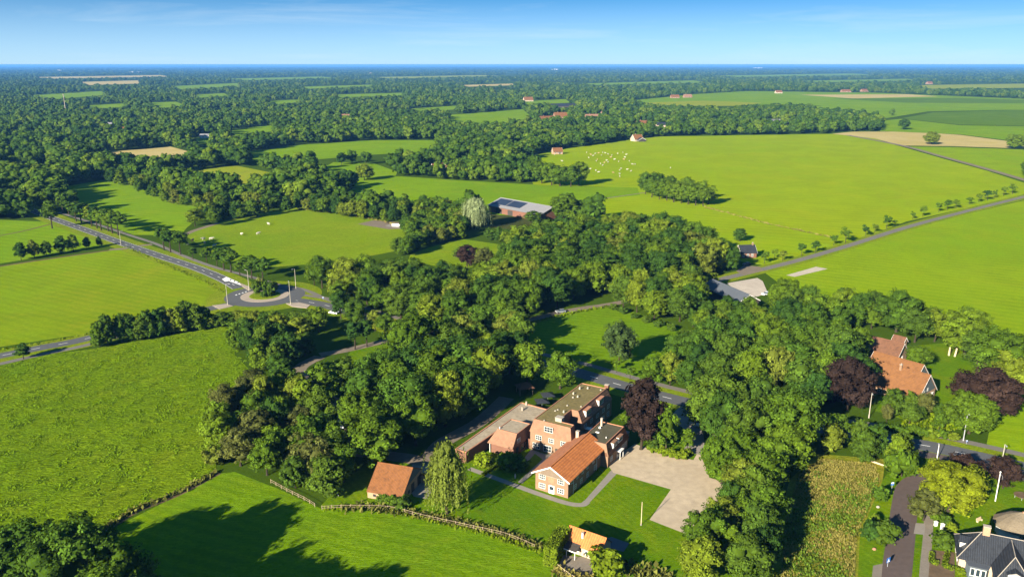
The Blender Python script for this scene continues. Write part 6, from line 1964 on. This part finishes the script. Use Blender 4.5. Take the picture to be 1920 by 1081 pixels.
for px, py, lb in ((1646, 939 + 12, 'rounded boulder on the verge left of the brown lane'), (1639, 1030, 'small orange marker stone on the verge by the leafy shrub')):
    b = MB(); b.ball((0, 0, .2), .42, 0, 9, 6, (1, .8, .75))
    o = b.build('boulder', M['stone' if py < 1000 else 'copper_edge']); o.location = (*A2((px, py)), 0); tag(o, lb, 'boulder')
b = MB()
a0, a1 = at(1629, 864), at(1663, 876)
b.tube((a0.x, a0.y, .3), (a1.x, a1.y, .3), .25, .22, 9); tag(b.build('felled_log', M['post_pale']), 'long pale log lying on the grass above the rough field', 'log')
e = empty('white_wall', (*A2((735, 424)), .1), math.atan2(-.25, .97), 'low white wall on the concrete slab at the pasture edge', 'wall')
b = MB(); b.box(0, -.2, 0, 16, .2, 1.5); b.build('wall_face', M['white'], e)
b = MB(); b.box(-.1, -.3, 1.502, 16.1, .3, 1.62); b.build('coping', M['white'], e)
e = empty('trampoline', (*A2((1915, 932)), 0), 0, 'round brown trampoline on the garden lawn', 'trampoline')
b = MB(); b.tube((0, 0, .62), (0, 0, .7), 1.7, 1.7, 24); b.build('mat', M['soil'], e)
for i in range(6):
    a = i * math.pi / 3; b = MB(); b.tube((1.6 * math.cos(a), 1.6 * math.sin(a), 0), (1.6 * math.cos(a), 1.6 * math.sin(a), .62), .05); b.build('leg', M['steel'], e)


# ------------------------------------------------------------------ cars
def car(px, py, ang, paint, label):
    e = empty('parked_car', (*A2((px, py)), .07), ang, label, 'car')
    prof = [(-2.1, .35), (-2.12, .75), (-1.95, .92), (-1.0, .98), (-.55, 1.0), (1.9, 1.02), (2.1, .9), (2.12, .4), (1.9, .28), (-1.9, .28)]
    b = MB()
    l, r = [(x, -.86, z) for x, z in prof], [(x, .86, z) for x, z in prof]
    b.poly(l); b.poly(r[::-1])
    for i in range(len(prof)):
        j = (i + 1) % len(prof)
        b.poly([l[j], l[i], r[i], r[j]])
    b.build('body', M[paint], e)
    b = MB()
    loft_walls(b, [(-.95, -.8), (1.75, -.8), (1.75, .8), (-.95, .8)], .985, [(-.25, -.64), (1.35, -.64), (1.35, .64), (-.25, .64)], 1.44)
    b.build('windows', M['glass'], e)
    b = MB(); b.prism([(-.28, -.66), (1.38, -.66), (1.38, .66), (-.28, .66)], 1.44, 1.49); b.build('roof', M[paint], e)
    for x in (-1.3, 1.3):
        for y in (-.84, .84):
            b = MB(); b.tube((x, y - .1, .31), (x, y + .1, .31), .32, .32, 14); wb = b.build('wheel', M['black'], e)
    for y in (-.6, .6):
        b = MB(); b.box(-2.16, y - .18, .62, -2.09, y + .18, .78); b.build('headlight', M['white'], e)


car(637, 800, 1.9, 'car_white', 'pale car parked in deep shade on the lane in the left wood')
car(1051, 586, .3, 'car_silver', 'silver car parked on the lane along the central wood')
car(626, 588, -.4, 'car_white', 'white car driving away from the roundabout')
car(1308, 796, 1.3, 'car_white', 'white car half hidden under trees on the driveway')
car(1436, 553, .5, 'car_white', 'white car in the pale yard behind the big tree')
car(1400, 497, .4, 'car_dark', 'dark car parked at the junction by the dark house')


# ------------------------------------------------------------------ cows
def cow_mesh():
    V = [(0, 0, 1.0), (.55, 0, 1.02), (-.6, 0, 1.03), (.85, 0, 1.12), (1.15, 0, 1.32), (1.42, 0, 1.25), (1.62, 0, 1.08), (-.85, 0, 1.05), (-.98, 0, .75), (-1.0, 0, .45)]
    R = [.40, .38, .38, .27, .19, .17, .10, .16, .04, .04]
    E_ = [(0, 1), (0, 2), (1, 3), (3, 4), (4, 5), (5, 6), (2, 7), (7, 8), (8, 9)]
    for x, root, front in ((.55, 1, True), (-.62, 2, False)):
        for y in (-.24, .24):
            k = len(V)
            kx = .03 if front else .12
            V += [(x, y, .72), (x + (kx if front else -.02), y, .42), (x + (0 if front else -.08), y, .22), (x + .02, y, .02)]
            R += [.15, .09, .07, .075]
            E_ += [(root, k), (k, k + 1), (k + 1, k + 2), (k + 2, k + 3)]
    for y in (-.2, .2):
        V.append((1.28, y, 1.40)); R.append(.05); E_.append((4, len(V) - 1))
    me = bpy.data.meshes.new('cow_body')
    me.from_pydata(V, E_, [])
    o = bpy.data.objects.new('cow_build', me)
    COL.objects.link(o)
    o.modifiers.new('skin', 'SKIN')
    for i, v in enumerate(me.skin_vertices[0].data):
        v.radius = (R[i], R[i]); v.use_root = i == 0
    o.modifiers.new('sub', 'SUBSURF').levels = 1
    dg = bpy.context.evaluated_depsgraph_get()
    m2 = bpy.data.meshes.new_from_object(o.evaluated_get(dg))
    bpy.data.objects.remove(o)
    m2.materials.clear(); m2.materials.append(M['hide'])
    return m2


COW = cow_mesh()


def cow(px, py, mat, label, group, k=1.0):
    p = at(px, py)
    o = bpy.data.objects.new('cow', COW)
    COL.objects.link(o)
    o.location = (p.x, p.y, .04)
    o.rotation_euler = (0, 0, random.uniform(0, 6.28))
    o.scale = (k, k, k)
    o.material_slots[0].link = 'OBJECT'; o.material_slots[0].material = M[mat]
    tag(o, label, 'cow', group)


for px, py in [(1040, 285 + 6), (1100, 287), (1116, 289), (1128, 292), (1135, 288), (1140, 290), (1158, 289), (1168, 287), (1174, 291), (1104, 297), (1118, 303), (1126, 308), (1130, 311), (1137, 302), (1140, 305), (1152, 300), (1160, 304), (1172, 296), (1180, 303), (1186, 309), (1191, 309),
               (1106, 318), (1117, 321), (1122, 324), (1162, 320), (1165, 317), (1176, 319), (1183, 322), (1162, 327), (1162, 332), (1257, 316), (1054, 303), (1130, 287), (1112, 293), (1147, 292), (1095, 322)]:
    cow(px, py, 'hide', 'white animal grazing in the scattered herd on the pasture beside the red roofed barn', 'white herd on the big pasture', 1.05)
for px, py in [(1108, 291), (1122, 288), (1145, 296), (1120, 300), (1170, 300), (1133, 306), (1150, 325), (1098, 312)]:
    cow(px, py, 'hide_brown', 'fawn animal grazing among the white herd beside the red roofed barn', 'fawn animals in the big herd', 1.05)
for px, py, lb in [(504, 422, 'white cow standing highest on the cow pasture'), (453, 441, 'white cow alone at the middle of the cow pasture'), (484, 440, 'white cow right of the middle one on the cow pasture')]:
    cow(px, py, 'hide', lb, None, 1.2)
for px, py, m in [(352, 459, 'hide'), (361, 453, 'hide_dark'), (382, 450, 'hide'), (396, 450, 'hide'), (384, 457, 'hide'), (402, 463, 'hide')]:
    cow(px, py, m, 'dark cow lying near the roadside trees on the cow pasture' if m == 'hide_dark' else 'white cow in the small bunch near the roadside trees', None if m == 'hide_dark' else 'small bunch of cows by the road', 1.2)

# ------------------------------------------------------------------ air
hz = NT('air')
hz.t.nodes.remove(hz.bsdf)
pv = hz.n('ShaderNodeVolumePrincipled')
pv.inputs['Color'].default_value = HAZE_COLOR
pv.inputs['Density'].default_value = HAZE_DENSITY
pv.inputs['Anisotropy'].default_value = 0.0
hz.link(pv.outputs[0], hz.out.inputs['Volume'])
b = MB()
b.box(-33000, -400, -1.0, 33000, 47000, 101.5)
tag(b.build('haze', hz.mat), kind='stuff')
